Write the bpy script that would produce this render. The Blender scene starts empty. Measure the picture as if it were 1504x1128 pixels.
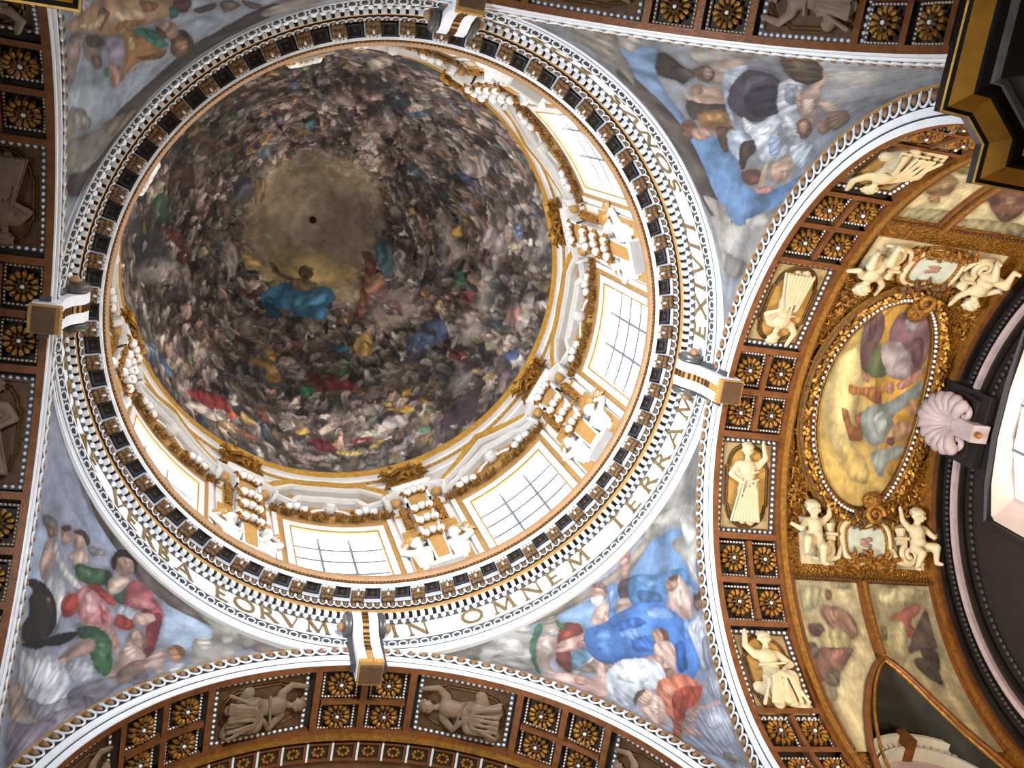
import bpy, bmesh, math, random
import numpy as np
from mathutils import Matrix, Vector

# ------------------------------------------------------------------ camera, sky, lights, exposure
S = 8.8            # one unit below = radius of the dome ring in metres
Z0 = 1.6           # eye height
SC = bpy.context.scene
COL = SC.collection
cam = bpy.data.objects.new('camera', bpy.data.cameras.new('camera'))
COL.objects.link(cam)
cam.data.sensor_width = 36.0
cam.data.lens = 1622.45 / 1504 * 36
cam.data.clip_end = 500
_R = ((-0.95386927, 0.09739125, 0.28398654), (0.16464572, 0.96068319, 0.22356115), (-0.25104819, 0.26000528, -0.93240123))
cam.matrix_world = Matrix.Translation((0.636058 * S, 0.685917 * S, Z0)) @ Matrix(_R).to_4x4()
SC.camera = cam
SC.view_settings.view_transform = 'Standard'
SC.view_settings.look = 'None'
SC.view_settings.gamma = 1.0
SC.view_settings.use_curve_mapping = False
SC.view_settings.exposure = EXPOSURE = 0.8
wd = bpy.data.worlds.new('sky'); SC.world = wd; wd.use_nodes = True
wd.node_tree.nodes['Background'].inputs[0].default_value = (1.0, 0.97, 0.94, 1)
wd.node_tree.nodes['Background'].inputs[1].default_value = 0.13
PANE_POWER = 6.8

def area(name, loc, target, size, size_y, power, color):
    l = bpy.data.lights.new(name, 'AREA'); l.shape = 'RECTANGLE'
    l.size = size; l.size_y = size_y; l.energy = power; l.color = color
    o = bpy.data.objects.new(name, l); COL.objects.link(o)
    o.location = loc
    o.rotation_euler = (Vector(target) - Vector(loc)).to_track_quat('-Z', 'Y').to_euler()
    return o

def P3(x, y, h):
    return (S * x, S * y, Z0 + S * h)

area('transept_lamp', P3(-1.30, -0.62, 1.95), P3(-1.45, 0.1, 3.0), 3.0, 0.5, 420, (1.0, 0.78, 0.5))
area('transept_lamp', P3(-1.30, 0.62, 1.95), P3(-1.45, -0.1, 3.0), 3.0, 0.5, 420, (1.0, 0.78, 0.5))

area('front_arm_lamp', P3(0.62, -1.40, 1.95), P3(-0.2, -1.05, 3.0), 3.0, 0.5, 130, (1.0, 0.78, 0.5))
area('front_arm_lamp', P3(-0.62, -1.40, 1.95), P3(0.2, -1.05, 3.0), 3.0, 0.5, 130, (1.0, 0.78, 0.5))
# daylight from the big end windows of the left and top arms
area('nave_window_light', P3(2.45, 0.0, 0.7), P3(-1.0, 0.0, 3.2), 8.0, 6.0, 950, (0.86, 0.92, 1.0)).data.spread = math.radians(44)
area('transept_window_light', P3(0.0, 2.45, 0.7), P3(0.0, -1.0, 3.2), 8.0, 6.0, 620, (0.86, 0.92, 1.0)).data.spread = math.radians(44)

# ------------------------------------------------------------------ geometry constants (units of S)
OFF = (0.018, -0.015)
AX = ((0, -1), (-1, 0), (0, 1), (1, 0))
AA = (1.0, 1.0, 0.995, 0.992)
RA = (0.9184, 0.8619, 0.8849, 0.9005)
ZS = (2.1756, 2.2172, 2.1679, 2.182)
SIDE = ('front', 'right', 'back', 'left')
rnd = random.Random(7)
npr = np.random.default_rng(11)

# ------------------------------------------------------------------ materials
def srgb(c):
    if isinstance(c, str):
        c = [int(c[i:i + 2], 16) / 255 for i in (0, 2, 4)]
    return tuple(((v + 0.055) / 1.055) ** 2.4 if v > 0.04045 else v / 12.92 for v in c)

MATS = {}
def mat(name, color, rough=0.6, metal=0.0, var=0.18, scale=3.0, bump=0.0, bscale=20.0, color2=None):
    m = bpy.data.materials.new(name); m.use_nodes = True
    nt = m.node_tree; b = nt.nodes['Principled BSDF']
    c = srgb(color) if isinstance(color, str) else color
    c2 = srgb(color2) if color2 else tuple(v * (1 - var) for v in c)
    tc = nt.nodes.new('ShaderNodeTexCoord')
    no = nt.nodes.new('ShaderNodeTexNoise'); no.inputs['Scale'].default_value = scale; no.inputs['Detail'].default_value = 5
    nt.links.new(tc.outputs['Object'], no.inputs['Vector'])
    rp = nt.nodes.new('ShaderNodeValToRGB')
    rp.color_ramp.elements[0].position = 0.35; rp.color_ramp.elements[1].position = 0.65
    rp.color_ramp.elements[0].color = (*c2, 1); rp.color_ramp.elements[1].color = (*c, 1)
    nt.links.new(no.outputs['Fac'], rp.inputs['Fac']); nt.links.new(rp.outputs['Color'], b.inputs['Base Color'])
    b.inputs['Roughness'].default_value = rough; b.inputs['Metallic'].default_value = metal
    if bump:
        n2 = nt.nodes.new('ShaderNodeTexNoise'); n2.inputs['Scale'].default_value = bscale; n2.inputs['Detail'].default_value = 3
        nt.links.new(tc.outputs['Object'], n2.inputs['Vector'])
        bp = nt.nodes.new('ShaderNodeBump'); bp.inputs['Strength'].default_value = bump; bp.inputs['Distance'].default_value = 0.1
        nt.links.new(n2.outputs['Fac'], bp.inputs['Height']); nt.links.new(bp.outputs['Normal'], b.inputs['Normal'])
    MATS[name] = m
    return m

mat('white_stucco', 'd6d3ce', 0.55, var=0.06, bump=0.05)
mat('stucco_figure', 'c3c0bb', 0.55, var=0.06)
mat('white_marble', 'e9ebf0', 0.4, var=0.08)
mat('grey_stucco', 'b9b7b3', 0.6, var=0.12)
mat('leaf_white', 'dfe1e4', 0.6, var=0.12)
mat('gilt', 'a87630', 0.38, 0.55, var=0.45, scale=9, bump=0.3, bscale=30)
mat('gilt_bright', 'd9a64a', 0.45, 0.12, var=0.3, scale=5, bump=0.2)
mat('gilt_matte', 'b98d4e', 0.6, 0.1, var=0.25, scale=6, bump=0.15)
mat('gilt_dark', '6e4a20', 0.45, 0.45, var=0.5, scale=8, bump=0.4, bscale=25)
mat('gilt_rib', '7c4a24', 0.45, 0.25, var=0.4, scale=4, bump=0.15)
mat('gilt_leafwork', 'b07a30', 0.36, 0.55, var=0.7, scale=14, bump=0.9, bscale=16)
mat('tan_torus', 'a27c56', 0.5, 0.1, var=0.15)
mat('bronze_soffit', '33261c', 0.55, 0.2, var=0.35, scale=5)
mat('bronze_leaf', '8a6a48', 0.45, 0.3, var=0.5, scale=12, bump=0.3)
mat('dark_recess', '2a1d12', 0.7, 0.0, var=0.4)
mat('brown_field', '5a3d24', 0.65, 0.1, var=0.35, scale=5)
mat('ochre_field', 'b08844', 0.6, 0.1, var=0.3, scale=4)
mat('stone_field', 'a08a62', 0.6, 0.0, var=0.2, scale=6)
mat('relief_cream', 'c4b594', 0.6, var=0.12, scale=4)
mat('relief_brown', '7c6650', 0.6, var=0.3, scale=4)
mat('ornament_grey', '404044', 0.6, var=0.3)
mat('letter_gilt', '8c7448', 0.5, 0.3, var=0.3)
mat('dark_wood', '120d09', 0.35, 0.1, var=0.4)
mat('entablature_gold', 'b87e2a', 0.3, 0.5, var=0.3)
mat('pewter', '6a6660', 0.4, 0.4, var=0.3)
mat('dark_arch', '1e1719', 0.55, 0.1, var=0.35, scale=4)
mat('shell_stone', 'a8979c', 0.55, 0.0, var=0.2)
mat('pink_plaster', 'c2b0aa', 0.7, var=0.08)
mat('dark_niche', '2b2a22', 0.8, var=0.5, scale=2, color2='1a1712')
mat('egg_tan', '8a6a4c', 0.5, 0.1, var=0.2)
mat('lead', '70767e', 0.6, 0.1)
mat('floor_marble', '9a8f86', 0.35, var=0.25, scale=0.6)
mat('wall_plaster', '8f8478', 0.7, var=0.15)
mat('vault_brown', '6b4a2a', 0.6, 0.1, var=0.4, scale=3)
mat('fruit_eye', '5a4a3a', 0.7)

def emit_mat(name, color, strength):
    m = bpy.data.materials.new(name); m.use_nodes = True
    b = m.node_tree.nodes['Principled BSDF']
    b.inputs['Base Color'].default_value = (0.8, 0.8, 0.8, 1); b.inputs['Roughness'].default_value = 0.3
    b.inputs['Emission Color'].default_value = (*color, 1); b.inputs['Emission Strength'].default_value = strength
    MATS[name] = m
emit_mat('daylit_glass', (0.93, 0.96, 1.0), PANE_POWER)
emit_mat('daylit_glass_low', (1.0, 0.95, 0.92), 1.6)

def fresco_mat(name):
    m = bpy.data.materials.new(name); m.use_nodes = True
    nt = m.node_tree; b = nt.nodes['Principled BSDF']
    a = nt.nodes.new('ShaderNodeVertexColor'); a.layer_name = 'paint'
    tc = nt.nodes.new('ShaderNodeTexCoord')
    no = nt.nodes.new('ShaderNodeTexNoise'); no.inputs['Scale'].default_value = 2.6; no.inputs['Detail'].default_value = 6
    nt.links.new(tc.outputs['Object'], no.inputs['Vector'])
    mr = nt.nodes.new('ShaderNodeMapRange'); mr.inputs['To Min'].default_value = 0.78; mr.inputs['To Max'].default_value = 1.22
    mr.inputs['From Min'].default_value = 0.3; mr.inputs['From Max'].default_value = 0.7
    nt.links.new(no.outputs['Fac'], mr.inputs['Value'])
    mx = nt.nodes.new('ShaderNodeMix'); mx.data_type = 'RGBA'; mx.blend_type = 'MULTIPLY'; mx.inputs['Factor'].default_value = 1.0
    cb = nt.nodes.new('ShaderNodeCombineColor')
    for i in range(3): nt.links.new(mr.outputs[0], cb.inputs[i])
    nt.links.new(a.outputs['Color'], mx.inputs['A']); nt.links.new(cb.outputs[0], mx.inputs['B'])
    nt.links.new(mx.outputs['Result'], b.inputs['Base Color'])
    b.inputs['Roughness'].default_value = 0.85
    MATS[name] = m
fresco_mat('fresco')

# ------------------------------------------------------------------ object helpers
def tag(o, label=None, cat=None, group=None, kind=None):
    if label: o['label'] = label
    if cat: o['category'] = cat
    if group: o['group'] = group
    if kind: o['kind'] = kind
    return o

def empty(name, M, label, cat, group=None, kind=None):
    o = bpy.data.objects.new(name, None); COL.objects.link(o); o.empty_display_size = 0.2
    o.matrix_world = M
    return tag(o, label, cat, group, kind)

def link(name, me, parent=None, M=None):
    o = bpy.data.objects.new(name, me); COL.objects.link(o)
    if parent: o.parent = parent
    if M is not None: o.matrix_basis = M
    return o

def copy_tree(o, parent=None, M=None):
    c = o.copy(); COL.objects.link(c)
    if parent: c.parent = parent
    if M is not None: c.matrix_basis = M
    for ch in o.children: copy_tree(ch, c)
    return c

class MB:
    def __init__(s): s.v = []; s.f = []; s.m = []; s.mats = []; s.n = 0
    def mi(s, m):
        if m not in s.mats: s.mats.append(m)
        return s.mats.index(m)
    def add(s, v, f, m):
        i = s.mi(m)
        s.v.extend(tuple(map(float, p)) for p in v); s.f.extend(tuple(q + s.n for q in g) for g in f)
        s.m.extend([i] * len(f)); s.n += len(v); return s
    def box(s, a, b, m, taper=None):
        (x0, y0, z0), (x1, y1, z1) = a, b
        v = [(x0, y0, z0), (x1, y0, z0), (x1, y1, z0), (x0, y1, z0), (x0, y0, z1), (x1, y0, z1), (x1, y1, z1), (x0, y1, z1)]
        return s.add(v, [(0, 3, 2, 1), (4, 5, 6, 7), (0, 1, 5, 4), (1, 2, 6, 5), (2, 3, 7, 6), (3, 0, 4, 7)], m)
    def grid(s, X, m, closed=False):
        n, k = X.shape[:2]
        v = X.reshape(-1, 3); f = []
        for i in range(n - 1):
            for j in range(k - (0 if closed else 1)):
                j2 = (j + 1) % k
                f.append((i * k + j, i * k + j2, (i + 1) * k + j2, (i + 1) * k + j))
        return s.add(v, f, m)
    def ell(s, c, r, m, nu=10, nv=6, half=False):
        u = np.linspace(0, 2 * np.pi, nu, endpoint=False)[None]; w = np.linspace(0.001, np.pi - 0.001, nv)[:, None]
        X = np.stack([c[0] + r[0] * np.sin(w) * np.cos(u), c[1] + r[1] * np.sin(w) * np.sin(u), c[2] + r[2] * np.cos(w) + 0 * u], -1)
        return s.grid(X, m, True)
    def tube(s, pts, rad, m, n=8, closed=False):
        pts = [Vector(p) for p in pts]; k = len(pts)
        rads = rad if hasattr(rad, '__len__') else [rad] * k
        X = []
        prev = None
        for i, p in enumerate(pts):
            t = (pts[(i + 1) % k] - pts[i - 1]) if closed else (pts[min(i + 1, k - 1)] - pts[max(i - 1, 0)])
            t.normalize()
            a = prev if prev is not None else (Vector((0, 0, 1)) if abs(t.z) < 0.9 else Vector((1, 0, 0)))
            a = a - t * a.dot(t)
            if a.length < 1e-6: a = t.orthogonal()
            a.normalize(); prev = a; b = t.cross(a)
            X.append([tuple(p + (a * math.cos(q) + b * math.sin(q)) * rads[i]) for q in [2 * math.pi * j / n for j in range(n)]])
        if closed: X.append(X[0])
        s.grid(np.array(X), m, True)
        if not closed:
            s.f.append(tuple(range(s.n - n, s.n))); s.m.append(s.mi(m))
            s.f.append(tuple(range(s.n - n * k, s.n - n * k + n))[::-1]); s.m.append(s.mi(m))
        return s
    def prism(s, poly, d0, d1, m, axis='y'):
        # poly in (a, b), extruded along axis
        def mk(a, b, d): return {'y': (a, d, b), 'x': (d, a, b), 'z': (a, b, d)}[axis]
        k = len(poly)
        v = [mk(a, b, d0) for a, b in poly] + [mk(a, b, d1) for a, b in poly]
        f = [tuple(range(k)), tuple(range(2 * k - 1, k - 1, -1))] + [(i, i + k, (i + 1) % k + k, (i + 1) % k) for i in range(k)]
        return s.add(v, f, m)
    def mesh(s, name, smooth=None):
        me = bpy.data.meshes.new(name); me.from_pydata(s.v, [], s.f)
        for m in s.mats: me.materials.append(MATS[m])
        if len(s.mats) > 1: me.polygons.foreach_set('material_index', s.m)
        if smooth is not None:
            me.shade_smooth()
            if smooth < 179: me.set_sharp_from_angle(angle=math.radians(smooth))
        me.update(); return me
    def build(s, name, parent=None, M=None, smooth=None):
        return link(name, s.mesh(name, smooth), parent, M)

def cyl_frame(az, r, h, off=(0, 0)):
    """local x = right when looking outward, y = outward, z = up (az in degrees)"""
    a = math.radians(az); c, sn = math.cos(a), math.sin(a)
    x, y, z = P3(off[0] + r * c, off[1] + r * sn, h)
    return Matrix(((sn, c, 0, x), (-c, sn, 0, y), (0, 0, 1, z), (0, 0, 0, 1)))

def arm_xy(k, n, lat):
    a = AX[k]; return (a[0] * n - a[1] * lat, a[1] * n + a[0] * lat)

def barrel_frame(k, n, phi, r):
    """local x = along the arm, y = down the curve towards smaller angle, z = into the room"""
    p = math.radians(phi); a = AX[k]; u = (-a[1], a[0])
    x, y = arm_xy(k, n, r * math.sin(p))
    x, y, z = P3(x, y, ZS[k] + r * math.cos(p))
    X = (a[0], a[1], 0); T = (u[0] * math.cos(p), u[1] * math.cos(p), -math.sin(p)); N = (-u[0] * math.sin(p), -u[1] * math.sin(p), -math.cos(p))
    return Matrix(((X[0], -T[0], N[0], x), (X[1], -T[1], N[1], y), (X[2], -T[2], N[2], z), (0, 0, 0, 1)))

def revolve(prof, n=256, off=(0, 0), a0=0.0, a1=360.0):
    a = np.radians(np.linspace(a0, a1, n + 1))[None]
    r = np.array([p[0] for p in prof])[:, None]; h = np.array([p[1] for p in prof])[:, None]
    return np.stack([S * (off[0] + r * np.cos(a)), S * (off[1] + r * np.sin(a)), Z0 + S * (h + 0 * a)], -1)

def arm_revolve(k, prof, p0=-90.0, p1=90.0, n=96):
    p = np.radians(np.linspace(p0, p1, n + 1))[None]
    nn = np.array([q[0] for q in prof])[:, None] + 0 * p; r = np.array([q[1] for q in prof])[:, None]
    lat = r * np.sin(p); z = ZS[k] + r * np.cos(p); a = AX[k]
    return np.stack([S * (a[0] * nn - a[1] * lat), S * (a[1] * nn + a[0] * lat), Z0 + S * z], -1)

def ring_trim(name, parts, label, cat, off=(0, 0), n=256, kind='structure', parent=None):
    b = MB()
    for prof, m in parts: b.grid(revolve(prof, n, off), m)
    o = b.build(name, parent, smooth=30)
    if not parent: tag(o, label, cat, kind=kind)
    return o

def cbox(b, a0, a1, r0, r1, h0, h1, m, off=OFF, base=0.0, n=6):
    """curved box on the drum: azimuth a0..a1 (degrees from base), radius r0..r1, height h0..h1"""
    a = np.radians(base + np.linspace(a0, a1, n + 1))
    ring = [(r0, h0), (r0, h1), (r1, h1), (r1, h0)]
    X = np.stack([np.stack([S * (off[0] + r * np.cos(a)), S * (off[1] + r * np.sin(a)), Z0 + S * (h + 0 * a)], -1) for r, h in ring], 1)
    b.grid(X, m, True)
    k = b.n - (n + 1) * 4
    b.f.append((k, k + 1, k + 2, k + 3)); b.m.append(b.mi(m))
    b.f.append((b.n - 1, b.n - 2, b.n - 3, b.n - 4)); b.m.append(b.mi(m))

def cstrip(b, path, w, r0, r1, m, base=0.0, off=OFF, sub=4):
    """strip of width w following (azimuth, height) points on the drum"""
    pts = []
    for i in range(len(path) - 1):
        for j in range(sub): pts.append([path[i][q] + (path[i + 1][q] - path[i][q]) * j / sub for q in (0, 1)])
    pts.append(list(path[-1]))
    P = np.array(pts, float); U = np.stack([np.radians(P[:, 0]) * r1, P[:, 1]], 1)
    T = np.gradient(U, axis=0); T /= np.linalg.norm(T, axis=1)[:, None]; N = np.stack([-T[:, 1], T[:, 0]], 1)
    A = U + N * w / 2; B = U - N * w / 2
    def q(Uv, r):
        a = Uv[:, 0] / r1 + math.radians(base)
        return np.stack([S * (off[0] + r * np.cos(a)), S * (off[1] + r * np.sin(a)), Z0 + S * Uv[:, 1]], -1)
    X = np.stack([q(A, r1), q(A, r0), q(B, r0), q(B, r1)], 1)
    b.grid(X, m, True)
    k = b.n - len(P) * 4
    b.f.append((k, k + 1, k + 2, k + 3)); b.m.append(b.mi(m))
    b.f.append((b.n - 1, b.n - 2, b.n - 3, b.n - 4)); b.m.append(b.mi(m))

# ------------------------------------------------------------------ sculpted figures (one continuous skin each)
def sculpt(name, caps, m, voxel, smooth_it=2, flat=None):
    """tapered capsules (p0, p1, r0, r1) fused into one skin"""
    b = MB()
    for p0, p1, r0, r1 in caps:
        a = Vector(p0); c = Vector(p1); L = (c - a).length
        if L < 1e-5: b.ell(p0, (r0, r0, r0), m, 14, 9); continue
        t = (c - a) / L; pts = []; rr = []
        for q in (-0.99, -0.7, -0.35): pts.append(a + t * r0 * q); rr.append(r0 * math.sqrt(1 - q * q))
        pts.append(a); rr.append(r0); pts.append(c); rr.append(r1)
        for q in (0.35, 0.7, 0.99): pts.append(c + t * r1 * q); rr.append(r1 * math.sqrt(1 - q * q))
        b.tube(pts, rr, m, 12)
    o = b.build('figure_blank')
    md = o.modifiers.new('r', 'REMESH'); md.mode = 'VOXEL'; md.voxel_size = voxel; md.use_smooth_shade = True
    if smooth_it:
        sm = o.modifiers.new('s', 'SMOOTH'); sm.factor = 0.5; sm.iterations = smooth_it
    dg = bpy.context.evaluated_depsgraph_get()
    me = bpy.data.meshes.new_from_object(o.evaluated_get(dg)); me.name = name
    old = o.data; bpy.data.objects.remove(o); bpy.data.meshes.remove(old)
    me.materials.clear(); me.materials.append(MATS[m])
    if flat:
        co = np.empty(len(me.vertices) * 3); me.vertices.foreach_get('co', co); co = co.reshape(-1, 3) * np.array(flat)
        me.vertices.foreach_set('co', co.ravel())
    me.shade_smooth(); me.update()
    return me

def arm_caps(p, el, hand, r=0.1):
    return [(p, el, r * 1.1, r * 0.85), (el, hand, r * 0.85, r * 0.6), (hand, tuple(np.array(hand) + (np.array(hand) - np.array(el)) * 0.25), r * 0.7, r * 0.5)]

def head_caps(c, r):
    x, y, z = c; o = [((x, y, z + r * 0.1), (x, y - r * 0.08, z - r * 0.2), r, r * 0.82),
                      ((x, y - r * 0.95, z - r * 0.05), (x, y - r * 1.02, z - r * 0.22), r * 0.1, r * 0.17),
                      ((x - r * 0.38, y - r * 0.7, z - r * 0.38), (x - r * 0.38, y - r * 0.7, z - r * 0.38), r * 0.32, r * 0.32),
                      ((x + r * 0.38, y - r * 0.7, z - r * 0.38), (x + r * 0.38, y - r * 0.7, z - r * 0.38), r * 0.32, r * 0.32),
                      ((x - r * 0.2, y - r * 0.86, z - r * 0.5), (x + r * 0.2, y - r * 0.86, z - r * 0.5), r * 0.1, r * 0.1),
                      ((x, y - r * 0.72, z - r * 0.72), (x, y - r * 0.72, z - r * 0.72), r * 0.26, r * 0.26),
                      ((x - r * 0.5, y - r * 0.78, z + r * 0.22), (x + r * 0.5, y - r * 0.78, z + r * 0.22), r * 0.14, r * 0.14),
                      ((x - r, y, z - r * 0.1), (x - r, y, z - r * 0.3), r * 0.16, r * 0.12), ((x + r, y, z - r * 0.1), (x + r, y, z - r * 0.3), r * 0.16, r * 0.12)]
    for i in range(16):
        a = i * 2.4; q = 0.15 + 0.85 * (i / 16)
        o.append(((x + r * math.sin(q * 1.5) * math.cos(a), y + 0.25 * r + r * 0.8 * math.sin(q * 1.5) * math.sin(a) * (0.6 if math.sin(a) < 0 else 1), z + r * 0.35 + r * 0.75 * math.cos(q * 1.5)),) * 2 + (r * 0.26, r * 0.26))
    return o

def putto_bust():
    c = head_caps((0.0, -0.42, 1.78), 0.32)
    c += [((0, -0.36, 1.5), (0, -0.3, 1.3), 0.14, 0.16), ((-0.24, -0.25, 1.2), (0.24, -0.25, 1.2), 0.22, 0.22), ((0, -0.25, 1.1), (0, -0.28, 0.62), 0.32, 0.34),
          ((0, -0.34, 0.62), (0, -0.38, 0.5), 0.3, 0.3), ((0, -0.25, 0.4), (0.05, -0.1, -0.2), 0.36, 0.2)]
    c += arm_caps((0.36, -0.28, 1.25), (0.78, -0.3, 1.62), (0.52, -0.3, 2.12), 0.16)
    c += arm_caps((-0.36, -0.28, 1.2), (-0.62, -0.42, 0.72), (-0.3, -0.62, 0.45), 0.15)
    for i in range(7):
        a = -0.9 + i * 0.3; c.append(((a * 0.4, -0.5, 0.42 - 0.1 * abs(a)), (a * 0.32, -0.28, -0.25), 0.07, 0.05))
    return c

def putto_seated(s=1):
    c = head_caps((0.05 * s, -0.35, 1.75), 0.26)
    c += [((0, -0.3, 1.52), (0, -0.28, 1.36), 0.12, 0.14), ((-0.2, -0.25, 1.28), (0.2, -0.25, 1.28), 0.18, 0.18), ((0, -0.25, 1.2), (0, -0.22, 0.75), 0.27, 0.3), ((0, -0.3, 0.85), (0, -0.34, 0.8), 0.24, 0.24)]
    c += [((0.15 * s, -0.25, 0.66), (0.5 * s, -0.6, 0.62), 0.2, 0.16), ((0.5 * s, -0.6, 0.62), (0.52 * s, -0.5, 0.1), 0.15, 0.09), ((0.52 * s, -0.5, 0.08), (0.6 * s, -0.68, 0.02), 0.09, 0.07)]
    c += [((-0.15 * s, -0.25, 0.62), (-0.1 * s, -0.58, 0.38), 0.2, 0.16), ((-0.1 * s, -0.58, 0.38), (-0.2 * s, -0.36, -0.12), 0.15, 0.09), ((-0.2 * s, -0.36, -0.12), (-0.24 * s, -0.55, -0.18), 0.09, 0.07)]
    c += arm_caps((0.32 * s, -0.25, 1.3), (0.6 * s, -0.4, 1.0), (0.85 * s, -0.3, 1.15), 0.12)
    c += arm_caps((-0.32 * s, -0.25, 1.3), (-0.6 * s, -0.3, 1.55), (-0.62 * s, -0.25, 1.95), 0.12)
    return c

def draped_figure(seed, seated):
    r = random.Random(seed); s = 1 if seed % 2 else -1
    z = 1.9 if not seated else 1.75
    c = head_caps((0.05 * s, -0.3, z), 0.17)
    c += [((0.04 * s, -0.25, z - 0.2), (0, -0.22, z - 0.3), 0.08, 0.09), ((-0.24, -0.22, z - 0.42), (0.24, -0.22, z - 0.42), 0.13, 0.13), ((0, -0.22, z - 0.5), (0, -0.22, z - 0.85), 0.25, 0.2), ((0, -0.2, z - 0.9), (0, -0.2, z - 1.05), 0.24, 0.28)]
    c += arm_caps((0.3 * s, -0.22, z - 0.42), (0.52 * s, -0.3, z - 0.68), (0.28 * s, -0.42, z - 0.85), 0.1)
    c += arm_caps((-0.3 * s, -0.22, z - 0.42), (-0.5 * s, -0.28, z - 0.2), (-0.42 * s, -0.3, z + 0.12), 0.1)
    if seated:
        kx = 0.32 * s
        c += [((0.12 * s, -0.25, 0.72), (kx, -0.55, 0.66), 0.2, 0.17), ((kx, -0.55, 0.66), (kx + 0.04 * s, -0.38, 0.12), 0.17, 0.13), ((-0.12 * s, -0.25, 0.7), (-0.2 * s, -0.5, 0.5), 0.2, 0.17), ((-0.2 * s, -0.5, 0.5), (-0.14 * s, -0.36, 0.05), 0.17, 0.14)]
        for i in range(20):
            x = -0.45 + 0.9 * i / 19; y = -0.62 - 0.14 * (i % 2); c.append(((x * 0.6, y, 0.72 - abs(x) * 0.3), (x + r.uniform(-0.15, 0.15), -0.5 - 0.14 * (i % 2), 0.0), 0.03, 0.05))
        for i in range(2):
            z0 = 0.7 + i * 0.3; c.append(((-0.34, -0.42, z0), (0.3, -0.5, z0 + r.uniform(-0.12, 0.16)), 0.035, 0.035))
        c.append(((-0.45 * s, -0.2, 0.5), (0.5 * s, -0.22, 0.1), 0.16, 0.2))
    else:
        c += [((0.1 * s, -0.22, 0.85), (0.16 * s, -0.3, 0.45), 0.18, 0.14), ((0.16 * s, -0.3, 0.45), (0.1 * s, -0.2, 0.0), 0.13, 0.1), ((-0.1 * s, -0.22, 0.85), (-0.14 * s, -0.22, 0.0), 0.18, 0.13)]
        for i in range(17):
            x = -0.3 + 0.6 * i / 16; c.append(((x * 0.7, -0.42 - 0.12 * (i % 2), r.uniform(0.75, 1.15)), (x * 1.35 + 0.06 * s, -0.34 - 0.12 * (i % 2), 0.0), 0.028, 0.045))
        for i in range(2):
            z0 = 0.9 + i * 0.26; c.append(((-0.25, -0.4, z0), (0.25, -0.46, z0 + r.uniform(-0.05, 0.22)), 0.03, 0.03))
        c.append(((0.34 * s, -0.26, z - 0.62), (-0.22 * s, -0.36, 0.75), 0.08, 0.1))
    return c

ME_PUTTO = sculpt('putto', putto_bust(), 'stucco_figure', 0.045)
ME_PUTTO_M = sculpt('putto', [((-a[0],) + tuple(a[1:]), (-b[0],) + tuple(b[1:]), r0, r1) for a, b, r0, r1 in putto_bust()], 'stucco_figure', 0.045)
ME_SEAT = {s: sculpt('putto', putto_seated(s), 'relief_cream', 0.035) for s in (1, -1)}
ME_FIG = {(i, m): sculpt('draped_figure', draped_figure(i, i in (1, 2)), m, 0.022, 1, (1, 0.6, 1)) for i in range(4) for m in ('relief_cream', 'relief_brown')}
ME_CHERUB = sculpt('cherub_head', head_caps((0, -0.2, 0), 0.36), 'stucco_figure', 0.045)

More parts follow.
